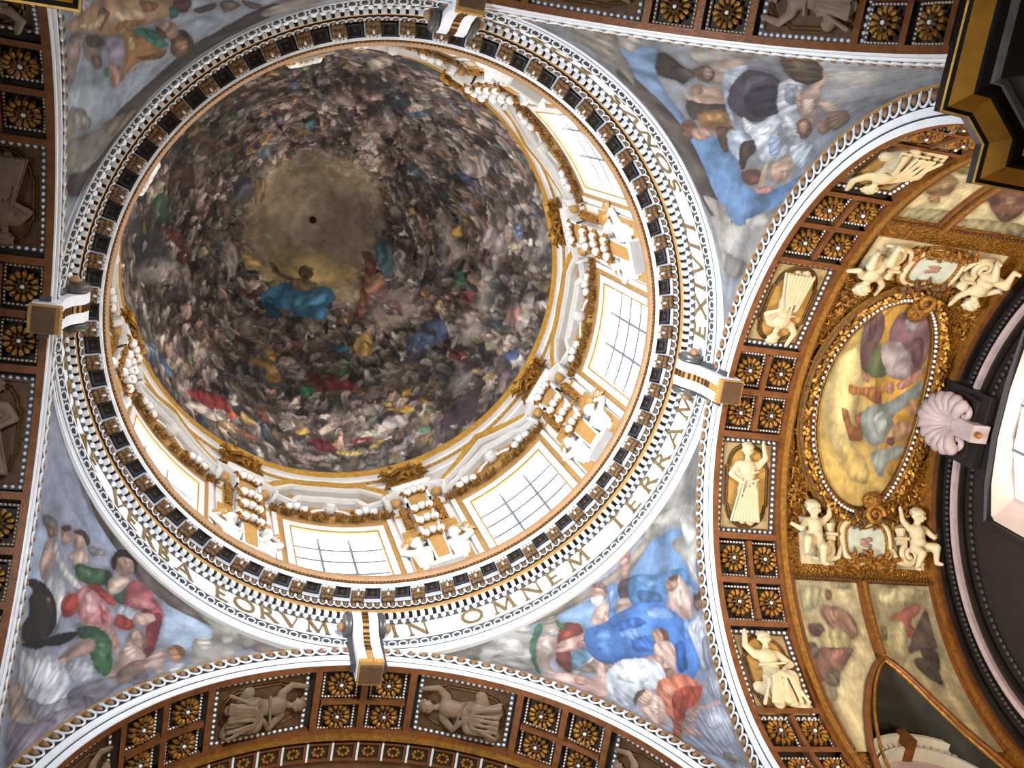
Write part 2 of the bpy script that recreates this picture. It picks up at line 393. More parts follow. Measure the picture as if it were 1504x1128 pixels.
# ------------------------------------------------------------------ fresco drawings: colour, then outline in thousandths of its own surface
PAINT = {
'BL': '''8c90a4 1000,208 24,0 0,0 819,828
~9db0cc 1000,415 871,344 821,442 969,492
~a2b6d0 401,138 317,153 172,205 100,255 131,298 236,303
~93a2bc 745,215 635,134 532,165 589,203 666,217
6f645e 683,55 637,79 554,62 470,112 375,122 270,124 196,81 91,100 21,158 64,200 138,150 248,169 327,189 432,189 532,165 647,150
6a6664 924,332 833,301 814,313 847,339 893,344
b09488 871,372 826,341 792,358 802,394 833,434 881,415
7c5c50 881,341 823,315 814,329 859,353
b08e80 802,303 754,272 733,291 766,325
4a3a34 802,301 764,270 745,274 776,296
b8988a 733,277 687,239 666,263 702,301
4a3630 735,274 697,239 661,232 661,260 690,251
c8aa9c 728,334 678,284 649,277 632,298 678,329
8a8688 661,260 597,217 589,232 623,267
c6c4c6 823,346 792,332 752,353 671,358 613,356 635,372 711,377 780,372
bfbec6 823,432 752,396 687,389 652,418 652,453 644,473 728,444 797,442
2a2224 955,473 847,442 752,439 692,453 661,477 666,506 757,539 874,556 905,535 857,504 902,492 866,473
1e1818 883,568 690,525 578,482 499,446 537,499 728,551
3c3030 807,456 745,444 697,468 757,473
8c7050 778,453 754,446 745,453 761,458
3f6444 678,329 592,289 542,258 525,296 585,332 640,351
557c58 661,329 599,298 597,320 642,339
34443c 563,270 535,251 506,279 492,315
3c5244 484,298 468,234 434,265 425,305 463,313
cbaea0 527,267 482,217 465,239 470,291 496,308 520,291
a07c70 554,198 523,129 499,138 480,189 496,229 527,229
c09c8c 530,160 501,146 489,184 504,198
2c2222 556,215 554,167 527,110 504,112 480,169 484,184 504,136 532,165 542,196 525,227 535,236
b25a60 463,234 442,191 394,210 325,236 286,277 327,265 372,279 411,301 437,282
c67c80 425,270 396,234 351,232 363,267 403,277
82323a 329,267 313,246 234,317 169,370 169,391 248,346
9c4048 368,274 337,258 277,303 181,379 289,317
c67e84 611,377 578,341 511,339 437,358 379,382 413,399 511,418 582,406
dca4a6 580,370 554,346 496,363 484,396 530,399
a85a62 506,356 432,365 389,382 432,389
b8463e 673,425 623,382 573,401 578,427 640,446
a83c38 589,344 556,313 456,313 456,337 535,334
8c2f2e 652,439 582,425 585,437 625,449
b4bcc8 449,325 396,296 346,301 356,325 411,341
c8a89a 368,305 332,260 305,277 310,317 346,327
a63c34 411,341 356,325 325,337 334,358 382,370
c49a8c 427,384 375,379 289,401 251,427 325,411
c08880 532,434 432,394 408,396 465,420
3c6844 513,451 427,406 341,406 282,434 184,475 189,487 308,480 432,446
547c56 408,427 344,420 253,458 301,465
2e4a38 523,446 444,408 408,418 456,456
a8887c 489,501 444,451 408,437 360,458 408,499 434,544 504,537
c0a294 504,537 473,508 425,537
aeb0bc 442,520 387,487 279,489 229,513 274,539 377,537
b4b5c0 869,587 673,547 484,532 346,547 248,575 251,618 477,640 742,630
cccdd4 778,578 575,547 430,549 370,585 556,611 747,609
8f8c98 630,640 296,618 248,575 119,611 253,659
c0a092 189,465 232,434 289,375 255,368 189,384 131,408 160,439 138,468 136,504 158,511
d8bcae 267,403 251,377 177,403 205,422
b08e80 315,360 305,329 265,337 217,363 224,375 282,370
d0b0a0 308,360 301,337 274,353 277,368
8a6a58 298,334 263,334 212,360 217,370 267,344
8a6c62 158,461 177,425 155,391 93,415 79,465 79,482
73707e 67,463 93,415 21,437 26,456
c8a89a 148,401 167,353 174,339 110,363 76,389 21,399 29,411 88,399 100,413
b08060 167,332 160,303 107,317 69,348 100,353
8c5a3a 172,317 148,303 95,320 93,334 129,320
cdd2da 45,387 62,351 45,346 17,382
7e7886 258,568 196,523 148,470 67,489 48,532 48,578 160,582
6c6474 160,554 72,539 24,568
ae9488 828,647 695,630 501,656 253,659 315,668 494,668 305,697 212,723 229,740 422,702 733,687
8a8090 716,702 255,668 167,604 24,568 0,635 0,721 81,766
9c94a0 277,647 141,594 64,580 29,632
aca69e 348,105 310,115 284,105 272,76 246,72 158,148 43,239 24,279 43,298 29,353 88,301 150,272 172,243 143,227 215,167 274,150
c4beb4 162,258 162,227 100,255 95,284
c0bab0 227,136 227,98 112,200 119,222
958e86 158,148 200,67 62,184 67,205''',
'BR': '''8a8fa0 654,0 0,72 0,928 1000,186
6f93c2 368,169 220,217 98,289 38,382 17,449 193,363 329,294 379,246
7e9cc0 642,167 535,200 446,251 506,353 640,286 668,234
8a8074 912,129 754,74 642,112 489,146 399,158 365,143 296,162 377,210 468,198 551,174 642,167 699,136 833,141 964,172
7a7066 955,165 833,141 959,227 993,191
8c8880 279,2 112,0 88,2 21,270 222,148 317,64
b5b0a8 317,64 222,148 21,270 7,346 60,375 31,427 84,391 124,329 169,294 179,258 81,296 160,232 246,181 296,162
cfcac0 129,229 43,277 24,322 88,332 100,301 112,267
9a948c 317,64 248,150 220,212 272,189 320,122
c4beb4 124,329 91,351 31,420 67,403
aaa8a2 967,220 811,129 768,141 768,196 862,274 912,298 947,334 955,284 947,243 988,243
c6c4be 828,153 795,160 819,215 876,263 895,241 876,200
bdbab2 718,74 704,110 740,172 773,165
8c8a84 957,232 888,217 909,277 950,329 974,294
4a7258 780,210 709,160 716,189 783,234 883,298 955,344 936,322 864,272
b09a8e 768,227 740,241 749,277 816,313 876,325 912,356 897,382 919,403 936,360 924,329 854,284
cbb8ac 778,243 752,251 800,291 854,305 833,282
a89a8e 685,158 659,165 680,220 714,248 740,241 726,205
8c8478 687,155 654,153 661,193 680,191 699,181
c0b8ae 711,210 704,234 737,253 742,239
7a3c32 680,220 649,260 668,294 723,301 790,337 857,377 883,375 847,329 773,294
9a4a3a 692,248 673,272 740,303 752,291
4a5c48 668,179 668,212 678,246 699,243
c0958a 792,294 745,282 687,294 637,305 661,334 728,332 783,322 804,305
a87a70 711,310 654,322 687,346 740,329
5f7f98 783,339 683,348 706,415 814,415 864,387
c9bcb0 885,389 771,379 742,382 771,389 888,403
8c7868 869,389 749,387 721,422 745,449 842,456 814,415
d0a89c 964,348 897,382 895,401 866,415 876,439 761,399 759,415 826,449 840,468 921,487 969,470 957,430 957,382
b89080 907,401 869,413 914,437 952,425
e0bcae 771,408 776,420 835,446 864,446
b08c7c 513,131 484,162 484,210 506,236 532,215 530,174
6c5c54 506,126 480,162 477,215 492,220 492,184 511,153
cfcbc4 537,186 508,215 513,251 544,251 554,222
c3a49a 551,243 511,260 535,310 582,317 611,294 587,265
b08d84 542,277 520,296 566,327 589,310
b08a7c 399,93 372,115 372,162 394,220 401,263 432,248 420,193
a87e70 399,81 379,93 368,148 382,158
4c404c 430,217 389,243 384,282 420,296 463,274 453,243
6a90c4 480,200 444,210 470,267 518,310 554,310 506,265
8aaad4 477,220 461,222 492,277 516,284
9c8478 470,267 425,303 449,332 511,315
4f7fb4 375,239 327,284 248,322 136,358 112,401 251,360 289,384 372,353 427,322 411,279
6a9acc 370,253 310,313 255,334 346,320
3d6a9c 389,294 301,353 289,384 391,339
4a7dcc 621,303 566,327 501,322 401,348 272,411 181,458 165,489 198,516 174,561 294,578 411,568 432,539 353,489 496,496 613,444 709,425 714,384 663,329
3463ac 558,334 470,351 418,399 511,384 568,353
3a6ab8 537,403 432,437 477,475 580,439
6f9cdc 568,365 501,377 463,415 549,408
7aa4e0 396,360 289,408 260,442 384,403
5c8cd4 632,322 585,341 668,396 702,377
2f5ca6 334,494 248,511 327,563 418,558
5a8ad4 189,463 167,496 236,520 253,494
c9a89a 243,348 193,356 146,382 126,422 129,453 146,475 205,458 243,425 284,401 239,396
dcc2b4 229,384 160,403 150,442 212,427
9c7868 241,346 191,353 177,384 227,382 253,363
5c4638 232,344 172,358 172,372 212,360
7c5c4c 81,442 10,456 7,480 79,477 100,456
4a382e 88,437 7,453 14,463 74,453
b6bcc8 186,484 50,496 0,511 0,551 84,589 198,589 174,561 186,518
d2d6de 158,484 57,501 53,523 160,511
8e96a8 103,537 0,551 0,604 153,604
b08a78 427,427 365,437 344,461 384,473 446,461
6a4a3c 379,432 334,456 351,475 401,475 377,453
c9a898 453,456 384,473 344,499 399,532 477,544 542,547 511,520 496,496 494,480
b58f80 632,453 554,468 458,492 477,511 592,494 640,465
8e6a5c 501,520 432,539 487,558 542,547
c9cfd8 761,439 683,439 604,461 520,506 544,537 637,547 771,527 835,530 928,547 955,527 914,492
e4e8ee 695,444 611,473 592,504 695,520 742,496 780,470
a4acbc 847,477 850,513 928,547 943,518
c06a50 621,542 480,556 379,582 337,621 494,647 714,640 933,666 962,649 778,628 759,594 683,563
a8432f 566,582 348,611 284,625 453,637 642,644 783,637 663,606
d08a70 623,551 535,566 585,587 659,580
8c3426 539,606 451,616 666,640 747,635
cba698 797,542 706,558 716,585 859,621 938,613 921,585 871,554
dfc4b6 811,561 740,575 821,599 876,585
c4a090 785,525 714,535 721,554 831,566 871,554
5a4236 842,530 778,523 726,530 778,537 823,535 893,549
c8a294 737,570 685,573 795,606 876,616 902,611
b5928a 573,632 425,654 117,675 119,685 396,668 613,666 718,659
a8857c 718,659 668,692 508,735 623,737 788,690 850,661
a4a8ba 535,663 372,666 138,695 86,733 236,764 537,747 666,709 668,683
bcc0ce 451,668 243,690 200,721 422,716 547,692
8a8ea4 902,661 730,699 537,747 327,783 597,778 852,733 940,692
9ea2b2 143,618 0,640 12,685 124,678 229,644
8c867c 613,754 348,795 165,831 697,776''',
'TR': '''84868e 0,0 0,1000 1000,604 0,0
6a8fc0 496,198 516,284 587,315 663,325 735,317 819,360 897,430 952,489 1000,451 950,396 838,277 797,229 716,205 647,136 568,150
7f9cc4 105,232 117,277 103,322 234,253 315,224 399,232 480,200 394,167 315,148 227,184
~9a9a9c 50,652 12,816 1000,933 659,644 458,635
~b4aca4 258,673 253,761 506,754 430,668
~75757c 630,647 771,773 1000,826 907,699
5c524c 241,172 313,160 394,179 477,189 578,179 656,174 797,229 783,174 692,126 616,72 501,60 394,76 327,57
3c302e 110,322 146,339 193,339 236,341 277,303 253,294 243,270 234,258
5a4c48 198,317 198,356 234,356 251,322
968c84 53,181 48,215 10,270 122,222 191,196 251,172 329,81 284,122 229,141 227,93 160,131 174,79
b4aaa0 55,258 5,305 64,301 138,248 117,236
aaa096 62,212 62,243 169,191 184,153 146,162
a8a29c 79,394 33,442 41,489 69,525 122,494 131,439 174,382
b8a092 153,422 107,465 141,501 200,456 251,425 279,399 234,399
6c5044 200,360 162,408 217,411 263,384 255,360
a88c7c 196,387 186,411 234,399 251,375
b09080 325,310 291,353 308,389 339,401 394,382 379,334 356,303
9c7c6c 289,320 277,353 322,341 332,308
c0a090 320,289 339,310 365,332 375,310 356,286
4c423e 348,282 377,317 391,375 432,377 413,317 432,260 411,253
8c6440 415,279 411,353 449,379 508,368 504,332 492,308 468,270
ac8050 420,305 432,360 475,353 456,305
5c4638 482,313 501,351 544,322 587,315 575,296 523,301
77584a 434,203 432,251 470,246 494,200 473,169
a8887a 465,224 473,286 506,289 508,241 499,210
a6b2c6 234,427 179,473 181,494 303,444 384,401 463,382 544,399 601,418 640,396 570,379 482,368 382,387
c2cad6 217,446 189,482 303,437 313,415
4c4652 329,418 198,492 241,530 356,542 484,513 527,477 513,442 477,411 411,391
363440 368,442 305,518 375,532 492,499 506,451 461,432
64606c 239,482 253,527 315,492 337,449
c4ccda 477,411 554,430 523,492 582,496 640,468 716,487 766,484 745,425 697,399 625,411 544,399
dde2ea 554,430 563,477 611,458 597,427
8fa0bc 623,453 692,482 747,461 721,430
e0e4ea 492,406 542,425 566,411 530,399
b6bac6 332,539 289,575 329,599 379,582 506,558 628,549 745,539 847,558 795,523 683,501 566,499 446,518
d0d4dc 525,513 604,530 749,530 675,511
8e94a4 317,554 344,580 499,554 458,532
c0a292 449,573 351,616 232,654 298,654 439,618 563,606 697,578 637,554 506,558
d6bcac 477,575 506,601 613,587 587,568
c8ac9c 539,609 604,649 699,649 663,616
b89a8a 370,568 427,575 599,561 582,549
5c4c3e 48,582 31,628 148,649 303,637 344,604 279,575 181,570
7c6a54 98,597 119,625 210,611 177,594
705444 630,535 637,563 721,570 776,551 749,530
a88870 647,539 671,561 735,554 716,535
8c6c5e 709,582 735,611 840,609 835,585
7c6450 711,613 726,661 874,666 885,625 826,609
a8b4c8 516,337 537,391 606,406 623,363 644,332 592,322
4a3a34 587,365 606,406 654,396 659,360 687,339 656,332
6e4a3c 687,327 728,379 785,382 773,353 728,322
b8a484 735,408 759,425 819,379 797,363
bd9c88 764,430 819,494 885,482 890,442 828,413
a88674 821,437 871,475 907,446
b8807a 785,353 847,403 874,399 826,360
b4bcca 749,496 847,558 914,539 928,504 845,489
a8a49c 630,95 680,174 733,215 785,217 752,174 692,126
b0aca6 699,112 759,193 857,270 895,339 964,403 993,363 998,313 964,251 876,191 778,119
c6c2ba 838,277 912,358 976,368 916,308
908a82 797,136 938,243 990,248 835,103''',
'TL': '''8b95a3 0,742 1000,0 1000,0 0,119
~a4b0c0 50,377 241,315 365,270 558,282 561,196 425,208 315,205 186,243 57,337
~b4c0ce 62,372 193,327 169,296 72,339
4a413e 532,167 589,155 702,167 740,162 671,76 589,69 516,72 446,72 375,67 308,138 298,179 415,146
524a48 41,210 158,165 263,79 356,76 351,5 277,38 196,50 45,186
4c3e3e 616,308 683,291 661,270 618,284
6a5850 690,284 721,263 709,227 659,227
5c4c48 733,248 733,181 709,177 714,220
9a8e84 706,143 771,153 826,136 768,57 714,64 690,98
c09a74 112,501 253,504 406,487 618,382 582,358 525,344 465,358 403,382 315,396 286,420 239,451 117,487
8c5c40 313,489 346,453 298,444 267,434 265,468
dcc09c 153,489 253,473 332,465 277,446 220,458
e0c4a0 368,451 458,422 511,370 413,396 351,427
9a6848 494,434 554,394 520,379 477,399
a87850 379,420 480,365 420,379 332,406
c8c6c4 200,539 279,518 239,508 150,513 124,525
5c3436 604,370 642,341 597,313 575,332 582,358
2f6a58 570,365 585,334 563,320 539,329
6a4e3e 506,270 544,260 547,203 523,148 492,148 480,212
a88468 508,246 535,217 520,174 499,196
4a362c 542,258 549,208 525,143 523,167 537,208 532,253
b08a7a 499,334 539,320 532,277 520,255 494,263 489,296
5a3a34 484,337 499,308 494,272 475,282
448c78 406,372 468,339 477,289 480,246 446,272 427,329
2f7060 439,351 477,325 475,282 453,301
c48e58 368,375 396,372 427,329 444,265 468,236 442,222 408,255 375,277 348,270 317,279 346,313
e0b888 382,365 401,348 384,315 363,329
8c5430 372,294 439,251 465,229 446,217 408,255
a69cae 279,413 358,379 348,339 325,308 301,317 284,353
9a8a86 76,489 181,461 260,420 258,394 212,389 158,413 158,446 124,420 91,389 53,396
b0a29c 100,477 162,458 155,442 107,453
7a6a60 191,403 243,384 241,353 203,368
5c4e4c 177,458 263,425 270,394 189,425
bb9484 272,348 294,322 322,296 320,265 289,263 265,286 272,313
4a8a64 248,339 267,334 265,310 248,320
c8a090 317,279 365,263 370,251 320,270
a09c96 43,344 117,315 167,258 158,243 115,263 93,284 60,263 43,272
bcb8b2 57,341 110,313 153,265 103,284
948e86 57,279 189,210 243,177 260,119 248,79 138,167 45,215 50,243
b0aaa2 64,210 179,150 248,79 115,167
8a7c70 224,208 315,136 370,67 315,64 260,119''',
'OV': '''e2bc60 0,144 773,0 1000,870 0,906
f0d890 94,435 157,331 304,274 391,455 421,719 298,682 164,572
eccb74 328,652 532,699 592,799 435,789
dca43a 314,80 559,64 779,147 1000,421 930,699 742,759
e0ac44 217,77 408,64 371,137 281,181
7c5a5c 231,147 298,120 388,174 408,241 395,271 425,334 381,381 298,304 254,214
6a484c 254,154 298,140 351,217 324,254
8a6670 475,130 595,100 746,151 826,244 813,311 783,371 639,311 505,244 465,197
6e4c56 652,234 736,201 809,284 779,341
b3a3a8 441,258 562,241 672,281 756,361 692,385 569,371 445,334
a898a0 528,144 599,120 672,174 602,201
6a7a4c 398,298 431,247 468,314 569,371 482,388 388,365
c98a78 669,405 773,361 876,318 843,375 722,428
c8866c 572,408 645,401 672,441 605,445
c08870 351,365 421,381 448,408 388,405
b8743c 298,428 398,438 542,421 585,492 522,485 431,462 318,465
8c4c2c 515,438 569,445 589,492 542,485
b06e3c 274,525 341,528 385,582 478,595 492,629 398,642 355,599
9c5a34 398,545 465,525 498,592 438,589
9aa6a8 512,502 642,488 766,435 886,381 913,418 833,478 702,532 746,582 702,619 592,642 498,592 468,532
b6c0c0 548,538 635,515 689,585 599,605
a3aaa8 585,679 719,662 870,639 843,686 732,706 706,773 639,736
c4946c 739,565 846,542 906,585 819,615 719,662 686,622
b98a5c 816,452 923,465 896,522 829,505
7a4a38 702,619 759,612 773,642 712,645''',
'L1': '''c9ba92 0,0 1000,0 799,1000 0,1000
a59c78 542,64 806,40 819,110 559,107
b8b088 110,110 401,104 281,264 87,284
a07868 348,261 605,254 763,338 766,462 555,502 368,365
c08a78 371,278 565,274 559,361 425,381
8a6a58 458,120 535,134 515,197 435,197
7a5a50 107,388 294,385 328,455 120,495
5c4440 114,408 224,405 254,475 157,485
bdb080 264,455 535,415 649,502 505,592 264,579
8a6458 107,582 452,575 642,572 344,759 50,836 77,692
b07c6c 284,599 545,575 358,686
746a64 40,532 157,545 127,656 17,639
9c9478 0,873 234,833 164,980 0,1000
6a6454 157,763 355,739 271,870 120,870''',
'L2': '''b8aa84 0,0 1000,0 990,1000 0,1000
cfc296 164,117 615,67 853,114 565,211 251,221
8f8768 214,64 502,37 421,90
b0685c 268,328 689,207 729,261 498,358 742,478 649,535 452,448
cbbd8e 181,381 445,341 431,485 304,652 127,599
6d5a58 809,224 783,405 796,548 545,555 368,595
4a3c3a 559,535 783,569 702,736 569,666
8a7c64 120,385 201,401 157,492 80,492
504840 398,649 656,625 679,849 492,776''',
'U1': '''e0d2a4 0,622 716,0 1000,562 0,1000
b0a87c 0,836 662,736 839,906 0,930
a89868 0,151 30,0 388,0 528,67 258,211 0,197
8c7c50 0,107 224,60 341,0 385,114 258,211
a08058 0,365 0,221 174,261 331,331 431,518 338,565 147,555
7c6040 0,368 0,284 104,361 30,405
b08060 224,612 338,565 441,662 338,682
c09070 0,669 37,528 33,602
c8a070 140,378 231,331 328,441 268,478''',
'U2': '''e2d4a8 0,639 441,0 1000,806 0,1000
a89c78 0,809 622,763 776,933 0,943
8a6050 0,515 7,304 217,324 431,589 405,763 271,726 47,562
6a4848 0,508 0,411 144,562 60,559
b08a70 84,421 191,418 314,569 247,585
7a5a48 251,682 294,622 405,763 321,763''',
'DOME': '''~2f3034 923,507 857,491 812,453 810,424 839,409 863,421 890,407 911,449
~9a948a 892,415 837,415 781,418 782,376 894,388
3f5648 863,550 820,546 790,523 794,493 824,490 862,522
a89c8c 884,566 845,577 825,568 852,546 868,530
5a4a40 790,677 737,671 713,626 739,615 770,640
4a3a34 816,599 767,605 741,563 778,548 806,564
8c7a70 749,596 726,594 716,517 732,504 743,551
6c3a3c 819,481 775,472 741,435 748,424 782,449
4a2c28 781,425 741,430 740,402 772,410
4c4a50 655,560 627,566 610,542 628,515 650,529
6a5c44 618,565 592,561 594,520 608,513
3a6a50 723,717 694,717 680,693 707,690
5a7a60 692,615 671,615 670,595 683,595
4a6a7c 551,682 534,699 525,682 543,672
806040 622,641 608,659 598,655 618,623
506068 625,614 590,638 591,618 612,600
b09050 627,426 588,424 585,401 613,399
9c8c80 659,442 634,445 637,391 656,384
58483c 685,505 664,529 647,506 664,482
~9c8450 561,430 521,441 474,442 445,414 465,388 532,384 573,389
~c9b06c 524,417 503,427 481,419 479,396 500,384 527,390
~a88848 440,414 415,428 411,399 451,395
~9a8c6c 456,385 411,399 399,374 419,347 449,362
5a442c 568,416 558,415 546,398 518,391 520,386 541,390 558,399
4e3a28 515,414 502,418 489,413 490,399 505,394 514,401
7a6448 527,390 500,393 478,386 495,368 522,367
2f6a94 578,357 555,371 523,383 520,370 499,368 478,382 459,379 453,365 466,348 467,324 498,325 531,327 554,317 575,338
1f4a6c 578,352 559,349 557,330 540,325 554,317 574,329
4f8cae 527,362 498,361 482,380 463,375 466,355 498,342 526,343
6b4030 406,451 393,455 380,445 377,423 386,389 386,342 405,340 396,387 394,425
96705c 388,403 368,425 353,408 353,390 376,360 384,375
4a6c7c 382,477 362,486 349,461 347,429 354,420 372,439
~a39484 381,342 356,377 326,404 299,389 290,358 318,338 350,316 368,331
8a8c84 344,448 330,460 317,443 324,423 342,429
5c4a3a 442,344 419,345 394,327 417,314 436,320
8c806c 507,322 483,322 463,298 487,291 506,305
~a0948a 266,558 254,563 241,527 215,516 221,486 245,462 251,490 253,516 266,536
9a9090 175,555 160,582 149,572 148,545 163,531 175,536
948a88 148,560 139,596 109,597 106,575 116,549 119,511 136,495 152,532
~9c948c 161,460 149,483 117,460 127,423 147,399 160,418
~a39a90 184,387 160,413 148,388 145,357 175,327 185,352
50648c 294,307 246,362 222,337 226,320 254,294 256,270 292,271
6478a0 276,309 242,331 235,319 264,299
b0a8a0 216,296 199,343 196,333 210,289
3c6a50 223,461 207,465 197,438 212,428
b08c40 241,542 222,557 216,538 230,525
8c4a44 201,421 174,433 176,407 191,397
4a5c7c 114,620 94,611 89,584 101,588
a89c70 120,556 105,570 88,567 105,550
9c6c60 98,423 69,439 51,424 73,390 93,392
a09890 63,460 46,484 35,454 43,403 73,390 61,432
3f4c74 84,332 57,349 53,323 85,312
8c8a70 135,337 109,351 109,329 132,320
74342c 210,292 180,315 165,290 197,283
~8c8480 60,657 42,656 30,597 43,564 54,598
3f5474 890,265 849,244 830,213 821,196 850,204 882,232
5c7088 910,273 874,264 869,241 899,244
8c2f30 791,165 742,164 702,157 675,137 691,131 732,130 763,145
a34a3c 693,126 665,133 660,114 688,110
a89c8c 798,146 766,141 729,123 707,107 737,104 775,123 799,135
2c3432 675,137 646,133 618,111 623,105 660,114
a87c30 585,258 568,260 558,238 565,233 584,237
a07830 636,233 596,232 562,222 554,200 566,190 585,197 577,212 603,220
a89884 761,270 746,260 725,225 749,243
96887c 722,245 693,236 679,206 698,212 711,231
7c6c60 640,306 606,315 595,285 619,273 646,291
3a6a48 514,179 494,192 487,179 496,163
8c7050 725,99 687,105 677,90 649,74 689,78 720,88
904c38 691,89 648,77 623,64 652,66
3a6c48 442,233 419,245 411,238 414,213 432,216 441,222
345c40 486,212 442,227 438,214 468,212
742f2a 490,202 458,215 417,209 395,197 391,192 432,188 485,175
36704c 512,182 490,195 485,177 496,163 512,169
3a6480 442,272 423,278 408,267 427,257 440,259
b09048 403,278 385,307 368,292 365,272 387,259
a87c34 263,187 244,207 234,200 244,182 263,182
b08a3c 341,173 326,177 324,167 337,165
ac8438 336,157 299,173 274,164 289,156 321,157
a87c34 302,201 285,208 282,195 299,192
a39c98 343,132 294,154 289,134 315,120 336,117
b0a498 294,98 255,130 235,129 255,113 285,95
4c8060 272,116 249,133 235,129 254,117
8c8078 396,153 358,168 343,159 376,141
b0aa9c 393,91 366,113 349,101 378,92
a89484 481,99 442,119 408,127 443,107 472,85
b08844 535,92 509,102 501,92 524,84
581f28 513,72 474,77 448,60 456,48 488,55
7c2f34 423,74 389,91 355,92 389,77
8a7440 380,67 343,94 338,88 363,66
8c7c78 569,40 507,44 446,38 511,29
~948c84 196,230 164,273 145,271 167,240 189,220
~3c3038 191,205 140,226 123,196 180,144 221,131
5c5054 232,114 191,136 224,83 259,67
b09c50 447,52 390,58 404,46 443,46
8c7c70 508,753 496,797 460,749 487,746
~2a2a2c 484,835 448,857 407,843 424,809 461,798
~2c3438 438,973 394,984 349,968 363,923 406,915
30383e 416,802 383,822 365,793 383,769 410,779
46586c 370,762 328,798 321,782 357,757
8c8478 481,894 461,941 437,928 440,894 462,866
948470 435,700 410,706 401,675 420,679
4c5c6c 354,656 319,643 290,620 316,624 341,632
3f5478 245,670 229,677 208,650 235,651
948a84 255,694 221,709 191,700 212,669 242,677
98908c 213,755 186,735 189,692 203,695
3a5c4c 147,801 106,787 129,782
907050 271,812 256,822 255,801
5a4638 391,581 369,574 355,553 375,555
4c3834 315,578 306,598 296,571 309,561
908474 308,705 282,720 261,695 278,684
4a3a34 343,719 328,734 316,705 333,697
8a7e76 349,676 318,674 295,649 326,649''',
}
# ------------------------------------------------------------------ painter for the frescoes (pigment only, sampled to vertex colours)
def snoise(H, W, cells, rg):
    gy, gx = max(2, int(cells * H / W) + 1), cells + 1
    g = rg.random((gy + 1, gx + 1))
    y = np.linspace(0, gy - 1e-3, H); x = np.linspace(0, gx - 1e-3, W)
    yi = y.astype(int); xi = x.astype(int); fy = y - yi; fx = x - xi
    fy = (fy * fy * (3 - 2 * fy))[:, None]; fx = (fx * fx * (3 - 2 * fx))[None]
    a = g[yi][:, xi]; b = g[yi][:, xi + 1]; c = g[yi + 1][:, xi]; d = g[yi + 1][:, xi + 1]
    return (a * (1 - fx) + b * fx) * (1 - fy) + (c * (1 - fx) + d * fx) * fy

def fbm(H, W, cells, rg, o=4):
    s = 0; amp = 1; t = 0
    for i in range(o): s = s + amp * snoise(H, W, cells * 2 ** i, rg); t += amp; amp *= 0.55
    return s / t

def smooth_poly(P, grow=1.12):
    P = np.array(P, float)
    c = P.mean(0); P = c + (P - c) * grow
    for w in (0.2, 0.25):
        Q = np.roll(P, -1, 0); P = np.stack([P * (1 - w) + Q * w, P * w + Q * (1 - w)], 1).reshape(-1, 2)
    return P

def paint_poly(img, P, col, rg, warp, alpha=1.0, soft=1.2, fold=0.22, edge=0.28):
    H, W = img.shape[:2]
    x0, y0 = np.floor(P.min(0) - 6).astype(int); x1, y1 = np.ceil(P.max(0) + 6).astype(int)
    x0, y0 = max(x0, 0), max(y0, 0); x1, y1 = min(x1, W), min(y1, H)
    if x1 - x0 < 2 or y1 - y0 < 2: return
    gy, gx = np.mgrid[y0:y1, x0:x1].astype(np.float32)
    gx = gx + warp[0][y0:y1, x0:x1]; gy = gy + warp[1][y0:y1, x0:x1]
    ins = np.zeros(gx.shape, bool); dist = np.full(gx.shape, 1e9, np.float32)
    Q = np.roll(P, -1, 0)
    for (ax, ay), (bx, by) in zip(P, Q):
        if ay != by:
            ins ^= ((ay > gy) != (by > gy)) & (gx < (bx - ax) * (gy - ay) / (by - ay) + ax)
        dx, dy = bx - ax, by - ay; L = dx * dx + dy * dy + 1e-9
        t = np.clip(((gx - ax) * dx + (gy - ay) * dy) / L, 0, 1)
        dist = np.minimum(dist, (gx - ax - t * dx) ** 2 + (gy - ay - t * dy) ** 2)
    dist = np.sqrt(dist); sd = np.where(ins, dist, -dist)
    m = np.clip(sd / soft + 0.5, 0, 1) * alpha
    size = max(8.0, min(np.ptp(P[:, 0]), np.ptp(P[:, 1])))
    th = rg.uniform(0, 6.28); c, s = math.cos(th), math.sin(th)
    u = (gx * c + gy * s); v = (-gx * s + gy * c)
    ph = rg.uniform(0, 6.28, 3); f = 6.28 / (size * 0.75)
    fo = np.sin(u * f + 1.5 * np.sin(v * f * 0.4 + ph[0]) + ph[1]) * 0.6 + 0.4 * np.sin(u * f * 1.6 + 1.4 * np.sin(v * f * 0.6 + ph[2]) + ph[0])
    cx, cy = P.mean(0)
    lit = np.clip(-((gx - cx) * 0.6 + (gy - cy) * 0.8) / size, -1, 1)
    rim = np.sqrt(np.clip(dist / (0.30 * size + 1.0), 0, 1))
    sh = 1 + fold * fo * np.clip(dist / 3, 0, 1) + 0.12 * lit - edge * (1 - rim)
    sub = img[y0:y1, x0:x1]
    sub += m[..., None] * (np.clip(col[None, None] * sh[..., None], 0, 1) - sub)

def make_warp(H, W, amp, cells, rg):
    return ((fbm(H, W, cells, rg) - 0.5) * 2 * amp).astype(np.float32), ((fbm(H, W, cells, rg) - 0.5) * 2 * amp).astype(np.float32)

